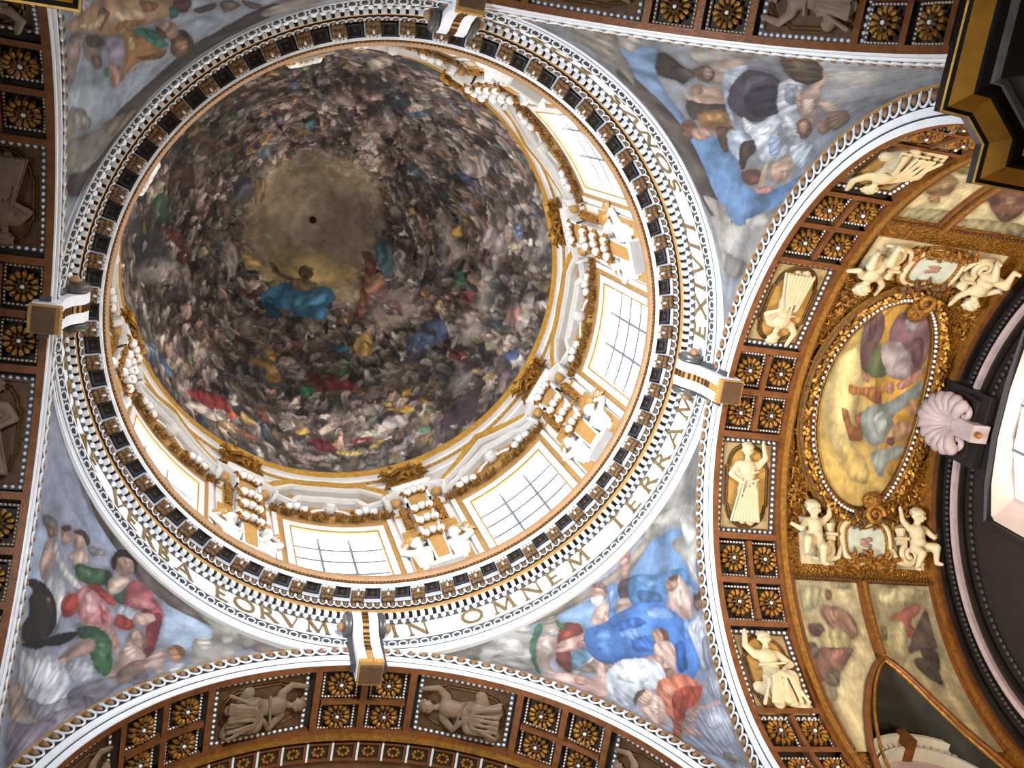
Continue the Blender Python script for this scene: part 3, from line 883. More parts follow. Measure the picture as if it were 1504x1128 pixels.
def brush(img, rg, n, L, w, jitter=0.10, alpha=0.75, smin=0.0):
    """restate the picture in short loose brush marks that take their colour from what lies beneath"""
    H, W = img.shape[:2]; ang = fbm(H, W, 7, rg) * 4 * np.pi
    xs = rg.uniform(0, W - 1, n).astype(int); ys = rg.uniform(0, H - 1, n).astype(int)
    for x, y in zip(xs, ys):
        l = L * rg.uniform(0.6, 1.5); ww = w * rg.uniform(0.6, 1.5); th = ang[y, x] + rg.normal(0, 0.35); c, s = math.cos(th), math.sin(th); R = int(l + 1)
        x0, x1, y0, y1 = max(x - R, 0), min(x + R + 1, W), max(y - R, 0), min(y + R + 1, H)
        gy, gx = np.ogrid[y0 - y:y1 - y, x0 - x:x1 - x]
        u = (gx * c + gy * s) / l; v = (-gx * s + gy * c) / ww + 0.5 * u * u
        m = np.clip((1 - u * u - v * v) * 2.5, 0, 1) * alpha
        col = img[y, x] * (1 + rg.normal(0, jitter)) + rg.normal(0, 0.012, 3)
        sub = img[y0:y1, x0:x1]; sub += m[..., None] * (col * (1 - 0.12 * v[..., None]) - sub)
    np.clip(img, 0, 1, img)

def hexc(h): return np.array([int(h[i:i + 2], 16) / 255 for i in (0, 2, 4)], np.float32)

def paint_canvas(key, H, W, seed, alpha=1.0, mottled=0.13, base_img=None, fold=0.16, grow=1.12):
    rg = np.random.default_rng(seed)
    lines = PAINT[key].strip().split('\n')
    img = base_img if base_img is not None else np.ones((H, W, 3), np.float32) * hexc(lines[0].split()[0])
    warp = make_warp(H, W, W * 0.005, 14, rg)
    if base_img is None: img *= (1 + (fbm(H, W, 6, rg) - 0.5) * 0.5)[..., None]
    w2 = make_warp(H, W, W * 0.003, 60, rg); warp = (warp[0] + w2[0], warp[1] + w2[1])
    todo = []
    for ln in (lines if base_img is not None else lines[1:]):
        w = ln.split(); todo.append((hexc(w[0].lstrip('~')), np.array([[float(q) for q in a.split(',')] for a in w[1:]]) * np.array([W, H]) / 1000, w[0][0] == '~'))
    if base_img is None:
        g = hexc(lines[0].split()[0])
        for col, P, soft in todo: paint_poly(img, smooth_poly(P, 1.3), (col * 0.45 + g * 0.55) * 0.78, rg, warp, 0.55, 9.0, 0.1, 0.0)
    for col, P, soft in todo:
        if soft: paint_poly(img, smooth_poly(P, 1.2), col, rg, warp, alpha * 0.9, W * 0.022, 0.08, 0.0)
        else: paint_poly(img, smooth_poly(P, grow), col, rg, warp, alpha, 1.1, fold)
    if base_img is None:
        brush(img, rg, int(H * W * 0.012), 4.0, 2.0, 0.07, 0.35)
    img = img * 0.86 + img.mean(2, keepdims=True) * 0.14
    img *= (1 + (fbm(H, W, 40, rg, 3) - 0.5) * 2 * mottled)[..., None]
    return np.clip(img, 0, 1)

def sample(img, u, v):
    H, W = img.shape[:2]
    x = np.clip(u * (W - 1), 0, W - 1.001); y = np.clip(v * (H - 1), 0, H - 1.001)
    xi = x.astype(int); yi = y.astype(int); fx = (x - xi)[..., None]; fy = (y - yi)[..., None]
    c = (img[yi, xi] * (1 - fx) + img[yi, xi + 1] * fx) * (1 - fy) + (img[yi + 1, xi] * (1 - fx) + img[yi + 1, xi + 1] * fx) * fy
    return c

def painted_grid(name, X, C, gain, keep=None, closed=False, parent=None):
    """X (n,k,3) points, C (n,k,3) sRGB colours"""
    n, k = X.shape[:2]
    jn = k if closed else k - 1
    i, j = np.meshgrid(np.arange(n - 1), np.arange(jn), indexing='ij')
    j2 = (j + 1) % k
    F = np.stack([i * k + j, i * k + j2, (i + 1) * k + j2, (i + 1) * k + j], -1).reshape(-1, 4)
    if keep is not None: F = F[keep[:n - 1, :jn].reshape(-1)]
    V = X.reshape(-1, 3)
    me = bpy.data.meshes.new(name)
    me.vertices.add(len(V)); me.vertices.foreach_set('co', V.astype(np.float32).ravel())
    me.loops.add(F.size); me.loops.foreach_set('vertex_index', F.astype(np.int32).ravel())
    me.polygons.add(len(F)); me.polygons.foreach_set('loop_start', np.arange(0, F.size, 4, dtype=np.int32))
    me.polygons.foreach_set('use_smooth', np.ones(len(F), bool))
    me.update(calc_edges=True)
    lin = np.where(C > 0.04045, ((C + 0.055) / 1.055) ** 2.4, C / 12.92) * gain
    at = me.color_attributes.new('paint', 'FLOAT_COLOR', 'POINT')
    at.data.foreach_set('color', np.concatenate([lin.reshape(-1, 3), np.ones((len(V), 1))], 1).astype(np.float32).ravel())
    me.materials.append(MATS['fresco'])
    return link(name, me, parent)

# ------------------------------------------------------------------ the dome
def dome_prof(s):
    a = s * np.pi / 2
    return 0.925 * np.sin(a) ** 0.92, 4.72 + (6.435 - 4.72) * np.cos(a)

def crowd(img, rg, count, smin, smax, big, pal, wts, alpha=0.85):
    """heaps of small cloud, limb and drapery strokes ringing the dome"""
    H, W = img.shape[:2]; c0 = W / 2
    ss = rg.uniform(smin, smax, count); ss.sort(); ss = ss[::-1]
    for s in ss:
        a = rg.uniform(0, 2 * np.pi); R = s * c0
        cx, cy = c0 + R * np.cos(a), c0 + R * np.sin(a)
        L = big * (0.45 + 0.75 * s) * rg.uniform(0.5, 1.5); w = L * rg.uniform(0.2, 0.55)
        th = a + np.pi / 2 + 0.35 + 0.9 * math.sin(3 * a + 5 * s) + rg.normal(0, 0.35)
        x0, x1 = int(max(cx - L - 2, 0)), int(min(cx + L + 3, W)); y0, y1 = int(max(cy - L - 2, 0)), int(min(cy + L + 3, H))
        if x1 - x0 < 3 or y1 - y0 < 3: continue
        gy, gx = np.mgrid[y0:y1, x0:x1].astype(np.float32); gx -= cx; gy -= cy
        u = (gx * np.cos(th) + gy * np.sin(th)) / L; v = (-gx * np.sin(th) + gy * np.cos(th)) / w
        v = v + 0.35 * np.sin(3.1 * u + rg.uniform(0, 6)); d = np.sqrt(u * u + v * v)
        m = np.clip((1 - d) * 3.2, 0, 1) * alpha
        if L > 14: img[y0:y1, x0:x1] *= 1 - 0.35 * np.clip(1.45 - d, 0, 0.6)[..., None]
        col = pal[rg.choice(len(pal), p=wts)] * rg.uniform(0.75, 1.2)
        rad = (gx * np.cos(a) + gy * np.sin(a)) / w
        sh = 1 - 0.30 * np.clip(rad, -1, 1) + 0.15 * np.sin(v * 5 + u * 2 + rg.uniform(0, 6)) - 0.35 * np.clip((d - 0.7) * 3, 0, 1)
        sub = img[y0:y1, x0:x1]
        sub += m[..., None] * (np.clip(col * sh[..., None], 0, 1) - sub)

def build_dome():
    rg = np.random.default_rng(3)
    N = 1200
    img = np.ones((N, N, 3), np.float32) * hexc('6e6059')
    gy, gx = np.mgrid[0:N, 0:N]; rr = np.hypot(gx - N / 2, gy - N / 2) / (N / 2)
    img *= (0.8 + 0.4 * fbm(N, N, 8, rg))[..., None]
    pal = np.stack([hexc(c) for c in ('8c7f76', 'a3978b', '6b5a50', '4a3b34', '3a2e2b', '7d6a66', '937b74', 'b5a898', '5e6a58', '52627a', 'a07c3e', '7c3a34', '5a4a52', '86705c', '9a6e5e', '40505a')])
    pal = pal * .78 + pal.mean(1, keepdims=True) * .22
    w = np.array([14, 12, 12, 10, 8, 10, 8, 6, 3, 3, 2.5, 2, 5, 7, 4, 2.5]); w /= w.sum()
    crowd(img, rg, 500, 0.24, 1.0, 95, pal[:8], w[:8] / w[:8].sum())
    crowd(img, rg, 1300, 0.24, 1.0, 60, pal, w)
    crowd(img, rg, 2200, 0.22, 1.0, 34, pal, w, 0.8)
    crowd(img, rg, 1500, 0.2, 1.0, 19, pal, w, 0.8)
    ax = gx / N - 0.5; ay = gy / N - 0.5; lobe = 0.29 + 0.05 * fbm(N, N, 9, rg) - 0.02
    wa = make_warp(N, N, 17, 50, rg); wb = make_warp(N, N, 7, 130, rg)
    img = img[np.clip(gy + wa[0] + wb[0], 0, N - 1).astype(int), np.clip(gx + wa[1] + wb[1], 0, N - 1).astype(int)]
    inner = np.clip((lobe - rr) / 0.07, 0, 1)[..., None]
    glow = hexc('8e8064') * (0.92 + 0.3 * (fbm(N, N, 10, rg) - 0.5))[..., None]
    img = img * (1 - 0.75 * inner) + glow * 0.75 * inner
    for r0, c in ((0.185, '6a5444'), (0.115, '6e5a48')):
        ring = np.exp(-((rr - r0) / 0.014) ** 2)[..., None] * 0.5; img = img * (1 - ring) + hexc(c) * ring
    img = paint_canvas('DOME', N, N, 5, 0.9, 0.0, img.astype(np.float32), 0.25, 1.15)
    crowd(img, rg, 700, 0.34, 1.0, 18, pal, w, 0.7)
    brush(img, rg, 6000, 7, 3.5, 0.10, 0.5)
    img *= (1 + (fbm(N, N, 9, rg, 4) - 0.5) * 1.1)[..., None]
    eye = (rr < 0.011)[..., None]; img = np.where(eye, 0.02, img)
    img = np.clip(img, 0, 1)
    s = np.linspace(0.0005, 1, 250)[:, None]; a = np.linspace(-np.pi, np.pi, 1000, endpoint=False)[None]
    r, h = dome_prof(s)
    X = np.stack([S * (OFF[0] + r * np.cos(a)), S * (OFF[1] + r * np.sin(a)), Z0 + S * (h + 0 * a)], -1)
    C = sample(img, 0.5 + 0.5 * s * np.cos(a), 0.5 + 0.5 * s * np.sin(a))
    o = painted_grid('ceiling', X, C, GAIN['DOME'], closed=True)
    tag(o, 'painted dome crowded with small figures on swirling clouds around a pale golden centre', 'dome', kind='structure')
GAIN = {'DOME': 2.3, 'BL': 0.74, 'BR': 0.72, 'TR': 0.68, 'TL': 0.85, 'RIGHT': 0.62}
build_dome()

# ------------------------------------------------------------------ the four pendentives
def pend_pt(kA, kB, s, t):
    ph = np.pi / 2 * t
    def edge(k, sg):
        r_ = RA[k] + .096; lat = sg * r_ * np.sin(ph); z = ZS[k] + r_ * np.cos(ph); a = AX[k]; n = AA[k]
        return a[0] * n - a[1] * lat, a[1] * n + a[0] * lat, z
    xa, ya, za = edge(kA, 1); xb, yb, zb = edge(kB, -1)
    aA = np.arctan2(ya, xa); d = (np.arctan2(yb, xb) - aA + np.pi) % (2 * np.pi) - np.pi; aA = aA + np.minimum(d, 0) / 2; d = np.maximum(d, 0)
    az = aA + s * d; r = np.hypot(xa, ya); r = r + (np.hypot(xb, yb) - r) * s
    return np.stack([S * r * np.cos(az), S * r * np.sin(az), Z0 + S * (za + (zb - za) * s + 0 * az)], -1)

PEND = {'BL': (0, 3, 'fresco pendentive with a red robed figure, dark bird and putti on grey clouds'),
        'TL': (3, 2, 'fresco pendentive with a figure in orange and teal robes against pale blue'),
        'TR': (2, 1, 'fresco pendentive with a group in white and slate robes above clear blue sky'),
        'BR': (1, 0, 'fresco pendentive with a bearded man in a large bright blue cloak')}
for i, (key, (a, b, lab)) in enumerate(PEND.items()):
    img = paint_canvas(key, 560, 560, 20 + i)
    s = np.linspace(0, 1, 300)[None]; t = np.linspace(0, 1, 320)[:, None]
    o = painted_grid('ceiling', pend_pt(a, b, s, t), sample(img, s + 0 * t, t + 0 * s), GAIN[key])
    tag(o, lab, 'pendentive', kind='structure')

# ------------------------------------------------------------------ main ring: entablature under the drum
def cop(proto_me, name, parent, mats):
    for M in mats: link(name, proto_me, parent, M)

def bead_ring(name, r, h, count, rad, m, parent, off=(0, 0)):
    b = MB()
    for i in range(count):
        a = 2 * math.pi * i / count
        x, y, z = P3(off[0] + r * math.cos(a), off[1] + r * math.sin(a), h)
        b.ell((x, y, z), (rad,) * 3, m, 6, 4)
    return tag(b.build(name, parent, smooth=180), kind='stuff')

cornice = ring_trim('trim_1', [([(.95, 3.495), (.886, 3.494), (.876, 3.490), (.872, 3.479), (.873, 3.469), (.877, 3.461), (.882, 3.457)], 'tan_torus'),
                               ([(.882, 3.457), (.886, 3.456), (.889, 3.448)], 'gilt_dark'), ([(.889, 3.448), (.8895, 3.436), (.897, 3.434)], 'white_marble'),
                               ([(.897, 3.434), (.898, 3.450), (.944, 3.450)], 'bronze_soffit'), ([(.944, 3.450), (.944, 3.424)], 'white_marble'),
                               ([(.944, 3.424), (.948, 3.420), (.958, 3.394)], 'bronze_soffit')],
                    'dome cornice ring with a tan rounded edge, bracket blocks and dark coffers', 'cornice')
bead_ring('bead_row', .8845, 3.4535, 420, .033, 'gilt', cornice)
# bracket blocks
b = MB()
b.box((-.21, -.36, -.16), (.21, .05, .10), 'white_marble'); b.box((-.25, -.40, .10), (.25, .05, .16), 'white_marble')
b.box((-.20, -.365, -.155), (-.205, -.3, -.1), 'white_marble')
for x in (-.15, -.05, .05, .15): b.box((x - .034, -.43, -.20), (x + .034, -.33, -.02), 'white_marble')
b.box((-.2, -.34, -.20), (.2, .02, -.16), 'bronze_leaf')
for x, y, rr in ((0, -.24, .11), (-.11, -.2, .09), (.11, -.2, .09), (-.1, -.06, .09), (.1, -.06, .09), (0, -.08, .1), (0, -.33, .06), (-.15, -.3, .06), (.15, -.3, .06)):
    b.ell((x, y, -.2), (rr, rr, .07), 'bronze_leaf', 8, 5)
b.ell((0, -.28, -.25), (.04, .07, .06), 'leaf_white', 6, 4)
me = b.mesh('bracket_block', 40)
NB = 56; PB = 360 / NB
cop(me, 'bracket_block', cornice, [cyl_frame(-89.8 + PB * i, .942, 3.447) for i in range(NB)])
# coffers between the brackets
b = MB()
for a0, a1 in (((-.2, -.39, -.03), (.2, -.34, .03)), ((-.2, -.09, -.03), (.2, -.04, .03)), ((-.2, -.34, -.03), (-.15, -.09, .03)), ((.15, -.34, -.03), (.2, -.09, .03))): b.box(a0, a1, 'ornament_grey')
b.box((-.16, -.35, .0), (.16, -.08, .04), 'dark_recess')
for i in range(8):
    a = i * math.pi / 4; b.ell((.07 * math.cos(a), -.195 + .07 * math.sin(a), .0), (.04, .04, .04), 'dark_recess', 6, 4)
b.ell((0, -.195, -.02), (.035, .035, .05), 'bronze_leaf', 6, 4)
me = b.mesh('coffer', 40)
cop(me, 'coffer', cornice, [cyl_frame(-89.8 + PB * (i + .5), .942, 3.4475) for i in range(NB)])
# egg pieces
b = MB()
b.ell((0, -.05, 0), (.062, .06, .105), 'bronze_leaf', 10, 7)
pts = [(.098 * math.sin(q), -.055, .02 - .12 * math.cos(q)) for q in np.linspace(-2.0, 2.0, 11)]
b.tube(pts, .014, 'leaf_white', 5)
b.tube([(.118, -.05, .11), (.118, -.05, -.08)], [.012, .004], 'leaf_white', 4)
me = b.mesh('egg_moulding_piece', 60)
tilt = Matrix.Rotation(math.radians(22), 4, 'X')
cop(me, 'egg_moulding_piece', cornice, [cyl_frame(-89.8 + PB / 4 * (i + .5), .9525, 3.407) @ tilt for i in range(NB * 4)])
bead_ring('bead_row', .9455, 3.4215, 300, .02, 'bronze_leaf', cornice)

dent = ring_trim('trim_2', [([(.958, 3.394), (.957, 3.388), (.957, 3.374), (.960, 3.371)], 'gilt_matte'), ([(.960, 3.371), (.976, 3.371), (.976, 3.350)], 'dark_recess'),
                            ([(.976, 3.350), (.981, 3.343), (.9855, 3.334)], 'ornament_grey')], 'dentil course of white blocks and leaf tips below a tan band on the dome ring', 'moulding')
b = MB(); b.box((-.062, -.13, -.10), (.062, .02, .09), 'leaf_white'); me = b.mesh('dentil')
cop(me, 'dentil', dent, [cyl_frame(-89.8 + 360 / 224 * i, .974, 3.362) for i in range(224)])
b = MB()
b.prism([(-.055, .06), (.055, .06), (.075, 0), (.04, -.07), (0, -.10), (-.04, -.07), (-.075, 0)], -.05, .01, 'leaf_white')
b.ell((0, -.06, .0), (.03, .03, .07), 'white_marble', 6, 4)
me = b.mesh('leaf_tip', 40)
cop(me, 'leaf_tip', dent, [cyl_frame(-89.8 + 360 / 224 * (i + .5), .980, 3.343) @ Matrix.Rotation(math.radians(32), 4, 'X') for i in range(224)])

frieze = ring_trim('trim_3', [([(.9855, 3.334), (.9845, 3.333), (.9845, 3.222)], 'white_marble')], 'white frieze band carrying the gilded Latin inscription', 'frieze')
ring_trim('edge_line', [([(.9835, 3.336), (.9835, 3.3325), (.985, 3.332)], 'gilt_dark')], None, None, parent=frieze)

# inscription
def seg(b, p, q, w, m='letter_gilt'):
    p = np.array(p, float); q = np.array(q, float); t = q - p; t /= np.linalg.norm(t); n = np.array([-t[1], t[0]]) * w / 2
    b.prism([tuple(p + n), tuple(q + n), tuple(q - n), tuple(p - n)], -.05, .0, m)
def arc(b, c, rx, ry, a0, a1, w, k=10):
    P = [(c[0] + rx * math.cos(a), c[1] + ry * math.sin(a)) for a in np.radians(np.linspace(a0, a1, k))]
    for i in range(k - 1): seg(b, P[i], P[i + 1], w * (1.0 if abs(math.cos(math.radians(a0 + (a1 - a0) * (i + .5) / k))) > .6 else .75))
TH, TN, SF = .115, .06, .05
LET = {'I': (.36, [((0, 0), (0, 1), TH)]), 'N': (.8, [((-.3, 0), (-.3, 1), TN), ((-.3, 1), (.3, 0), TH), ((.3, 0), (.3, 1), TN)]),
       'M': (1.0, [((-.36, 0), (-.3, 1), TN), ((-.3, 1), (0, .05), TH), ((0, .05), (.3, 1), TN), ((.3, 1), (.36, 0), TH)]),
       'E': (.6, [((-.2, 0), (-.2, 1), TH), ((-.2, .97), (.2, .97), TN), ((-.2, .5), (.12, .5), TN), ((-.2, .03), (.22, .03), TN)]),
       'F': (.58, [((-.2, 0), (-.2, 1), TH), ((-.2, .97), (.2, .97), TN), ((-.2, .5), (.12, .5), TN)]),
       'T': (.7, [((0, 0), (0, 1), TH), ((-.3, .97), (.3, .97), TN)]), 'V': (.78, [((-.32, 1), (0, 0), TH), ((0, 0), (.32, 1), TN)]),
       'A': (.8, [((-.34, 0), (0, 1), TN), ((0, 1), (.34, 0), TH), ((-.2, .36), (.2, .36), TN)]),
       'X': (.78, [((-.32, 1), (.32, 0), TH), ((-.32, 0), (.32, 1), TN)]), 'R': (.7, [((-.22, 0), (-.22, 1), TH), ((-.02, .48), (.32, 0), TH)]),
       'B': (.64, [((-.22, 0), (-.22, 1), TH)]), 'O': (.9, []), 'S': (.56, [])}
SER = {'I': [(0, 0), (0, 1)], 'N': [(-.3, 0), (-.3, 1), (.3, 1)], 'M': [(-.36, 0), (-.3, 1), (.3, 1), (.36, 0)], 'E': [(-.2, 0), (-.2, 1)], 'F': [(-.2, 0), (-.2, 1)], 'T': [(0, 0)],
       'V': [(-.32, 1), (.32, 1)], 'A': [(-.34, 0), (.34, 0)], 'X': [(-.32, 1), (.32, 1), (-.32, 0), (.32, 0)], 'R': [(-.22, 0), (-.22, 1), (.32, 0)], 'B': [(-.22, 0), (-.22, 1)]}
LH = .76
LME = {}
for ch, (w, st) in LET.items():
    b = MB()
    for p, q, t in st: seg(b, (p[0] * LH, p[1] * LH), (q[0] * LH, q[1] * LH), t * LH)
    for x, y in SER.get(ch, []): seg(b, ((x - .1) * LH, (y + (.02 if y == 0 else -.02)) * LH), ((x + .1) * LH, (y + (.02 if y == 0 else -.02)) * LH), .045 * LH)
    if ch == 'O': arc(b, (0, .5 * LH), .38 * LH, .47 * LH, 0, 360, .11 * LH, 20)
    if ch == 'R': arc(b, (-.2 * LH, .74 * LH), .34 * LH, .25 * LH, -90, 90, .09 * LH)
    if ch == 'B': arc(b, (-.2 * LH, .76 * LH), .28 * LH, .22 * LH, -90, 90, .09 * LH); arc(b, (-.2 * LH, .27 * LH), .36 * LH, .26 * LH, -90, 90, .09 * LH)
    if ch == 'S': arc(b, (0, .74 * LH), .2 * LH, .22 * LH, 20, 270, .09 * LH); arc(b, (0, .26 * LH), .22 * LH, .24 * LH, 90, -160, .09 * LH)
    LME[ch] = b.mesh('letter_' + ch.lower())
for txt, a0, a1 in (('IN OMNEM TERRAM', -94.6, -176.5), ('EXIVIT SONVS EORVM', -186.5, -267.5), ('ET IN FINES ORBIS', -272.5, -356), ('TERRAE VERBA EORVM', -4.5, -84.3)):
    adv = [(.95 if c == ' ' else LET[c][0] + .32) for c in txt]; tot = sum(adv); x = 0
    for c, w in zip(txt, adv):
        if c != ' ': link('letter', LME[c], frieze, cyl_frame(a0 + (a1 - a0) * (x + w / 2) / tot, .9843, 3.242))
        x += w

arch = ring_trim('trim_4', [([(.9845, 3.222), (.975, 3.219), (.9735, 3.214), (.975, 3.210)], 'white_marble'), ([(.975, 3.210), (.978, 3.206), (.988, 3.198)], 'ornament_grey'),
                            ([(.988, 3.198), (.990, 3.195), (.990, 3.187), (.9935, 3.187)], 'white_marble'), ([(.9935, 3.187), (.9945, 3.183)], 'ornament_grey'),
                            ([(.9945, 3.183), (.9945, 3.176), (.999, 3.175), (1.0, 3.165), (1.01, 3.165)], 'white_marble'), ([(1.01, 3.165), (1.06, 3.165)], 'grey_stucco')],
                 'architrave of white fillets and a row of small leaf scrolls beneath the inscription', 'moulding')
b = MB()
pts = [(.115 * math.sin(q), -.075, .01 + .062 * math.cos(q)) for q in np.linspace(-2.5, 2.5, 12)]
b.tube(pts, .02, 'leaf_white', 5)
b.ell((0, -.07, .0), (.035, .02, .03), 'ornament_grey', 6, 4)
me = b.mesh('leaf_scroll', 60)
tl = Matrix.Rotation(math.radians(55), 4, 'X')
cop(me, 'leaf_scroll', arch, [cyl_frame(-91 + 360 / 174 * i, .9875, 3.204) @ tl for i in range(174)])

# ------------------------------------------------------------------ drum
b = MB()
for k in range(8):
    base = 45 * k
    cbox(b, 11.0, 34.0, .945, .99, 3.45, 4.56, 'white_stucco', base=base, n=10)
    cbox(b, -11.0, 11.0, .945, .99, 4.06, 4.56, 'white_stucco', base=base, n=10)
    cbox(b, -11.0, 11.0, .945, .99, 3.45, 3.50, 'white_stucco', base=base, n=10)
drum = tag(b.build('wall_drum', smooth=30), 'white stucco drum wall pierced by eight tall windows under the dome', 'wall', kind='structure')

rim = ring_trim('trim_5', [([(.932, 4.71), (.917, 4.700), (.9125, 4.694), (.9115, 4.686), (.912, 4.672), (.9155, 4.664), (.9145, 4.652), (.9155, 4.640), (.918, 4.634)], 'gilt_bright'),
                           ([(.918, 4.634), (.919, 4.618), (.922, 4.604), (.931, 4.598)], 'white_stucco'), ([(.931, 4.598), (.934, 4.590), (.9345, 4.565)], 'gilt_matte'),
                           ([(.9345, 4.565), (.936, 4.560), (.937, 4.530), (.946, 4.525)], 'white_stucco')], 'gilt and white rim moulding at the foot of the painted dome', 'moulding', off=OFF)
bead_ring('bead_row', .9325, 4.58, 230, .055, 'gilt_bright', rim, OFF)

# windows
def drum_window(i, az):
    fr = MB()
    for a0, a1, h0, h1 in ((-12.3, -10.7, 3.50, 4.095), (10.7, 12.3, 3.50, 4.095), (-10.7, 10.7, 4.045, 4.095), (-10.7, 10.7, 3.50, 3.53)):
        cbox(fr, a0, a1, .932, .988, h0, h1, 'white_stucco', base=az, n=8 if a1 - a0 > 5 else 2)
    w = fr.build('window_%d' % i, smooth=30)
    g = MB()
    for a0, a1, h0, h1 in ((-10.75, -10.35, 3.52, 4.05), (10.35, 10.75, 3.52, 4.05), (-10.7, 10.7, 4.035, 4.05)):
        cbox(g, a0, a1, .9315, .94, h0, h1, 'gilt_matte', base=az, n=6 if a1 - a0 > 5 else 1)
    g.build('gilded_bead', w)
    ca = [-10.7, -3.6, 3.6, 10.7]; ch = [3.53, 3.63, 3.735, 3.84, 3.945, 4.045]
    for p in range(3):
        for q in range(5):
            g = MB(); cbox(g, ca[p] + .12, ca[p + 1] - .12, .9715, .9735, ch[q] + .002, ch[q + 1] - .002, 'daylit_glass', base=az, n=3); g.build('pane', w)
    for a in ca[1:3]:
        g = MB(); cbox(g, a - .32, a + .32, .968, .977, 3.53, 4.045, 'lead', base=az, n=1); g.build('glazing_bar', w)
    for h in ch[1:5]:
        g = MB(); cbox(g, -10.7, 10.7, .969, .976, h - .008, h + .008, 'lead', base=az, n=8); g.build('glazing_bar', w)
    for sg in (-1, 1):
        g = MB(); cbox(g, *sorted((sg * 12.4, sg * 13.5)), .939, .95, 3.50, 4.13, 'gilt_matte', base=az, n=2); g.build('gilded_strip', w)
        g = MB(); cbox(g, *sorted((sg * 13.6, sg * 14.8)), .934, .95, 3.50, 4.15, 'white_stucco', base=az, n=2); g.build('casing', w)
    return w

WLAB = {0: 'at the far left, hidden behind the cornice', 1: 'at the upper left, hidden behind the cornice', 2: 'at the top, hidden behind the cornice', 3: 'at the upper right, seen as a bright slanted sliver',
        4: 'on the right side, under a curved pediment', 5: 'at the lower right, under a pointed pediment', 6: 'at the bottom, upright in the photo under a curved pediment', 7: 'at the lower left, seen as a bright wedge under a pointed pediment'}
for i in range(8):
    w = drum_window(i + 1, 45 * i)
    tag(w, 'bright drum window ' + WLAB[i], 'window', 'drum windows', 'structure')

# pediments over the windows
def fruit_mesh(r):
    b = MB(); b.ell((0, 0, 0), (r, r, r * .95), 'stucco_figure', 12, 8); b.ell((0, -r * .93, -r * .18), (r * .16, r * .1, r * .16), 'fruit_eye', 6, 4)
    return b.mesh('fruit', 180)
ME_FRUIT = fruit_mesh(.155)
def leaf_clump(seed, n, sx, sy, sz, m='gilt_leafwork', r=.12):
    q = random.Random(seed); b = MB()
    for i in range(n):
        c = (q.uniform(-sx, sx), -q.uniform(0, sy), q.uniform(-sz, sz)); a = q.uniform(0, 6.28); L = r * q.uniform(.8, 1.7)
        b.tube([c, (c[0] + L * math.cos(a), c[1] - r * .8, c[2] + L * math.sin(a)), (c[0] + 1.7 * L * math.cos(a), c[1] - r * .3, c[2] + 1.7 * L * math.sin(a))], [r * .35, r * .55, r * .1], m, 6)
    return b
ME_LEAF = leaf_clump(3, 14, .42, .12, .18).mesh('gilded_leaves', 60)
ME_GARL = leaf_clump(5, 46, 1.35, .06, .16, r=.11).mesh('garland', 60)
b = MB()
for i in range(6): b.ell((.1 + i * .1, -.1, -.02 * i * i * .6 + .05), (.16, .05, .1), 'white_stucco', 8, 5)
ME_WING = b.mesh('wing', 180)

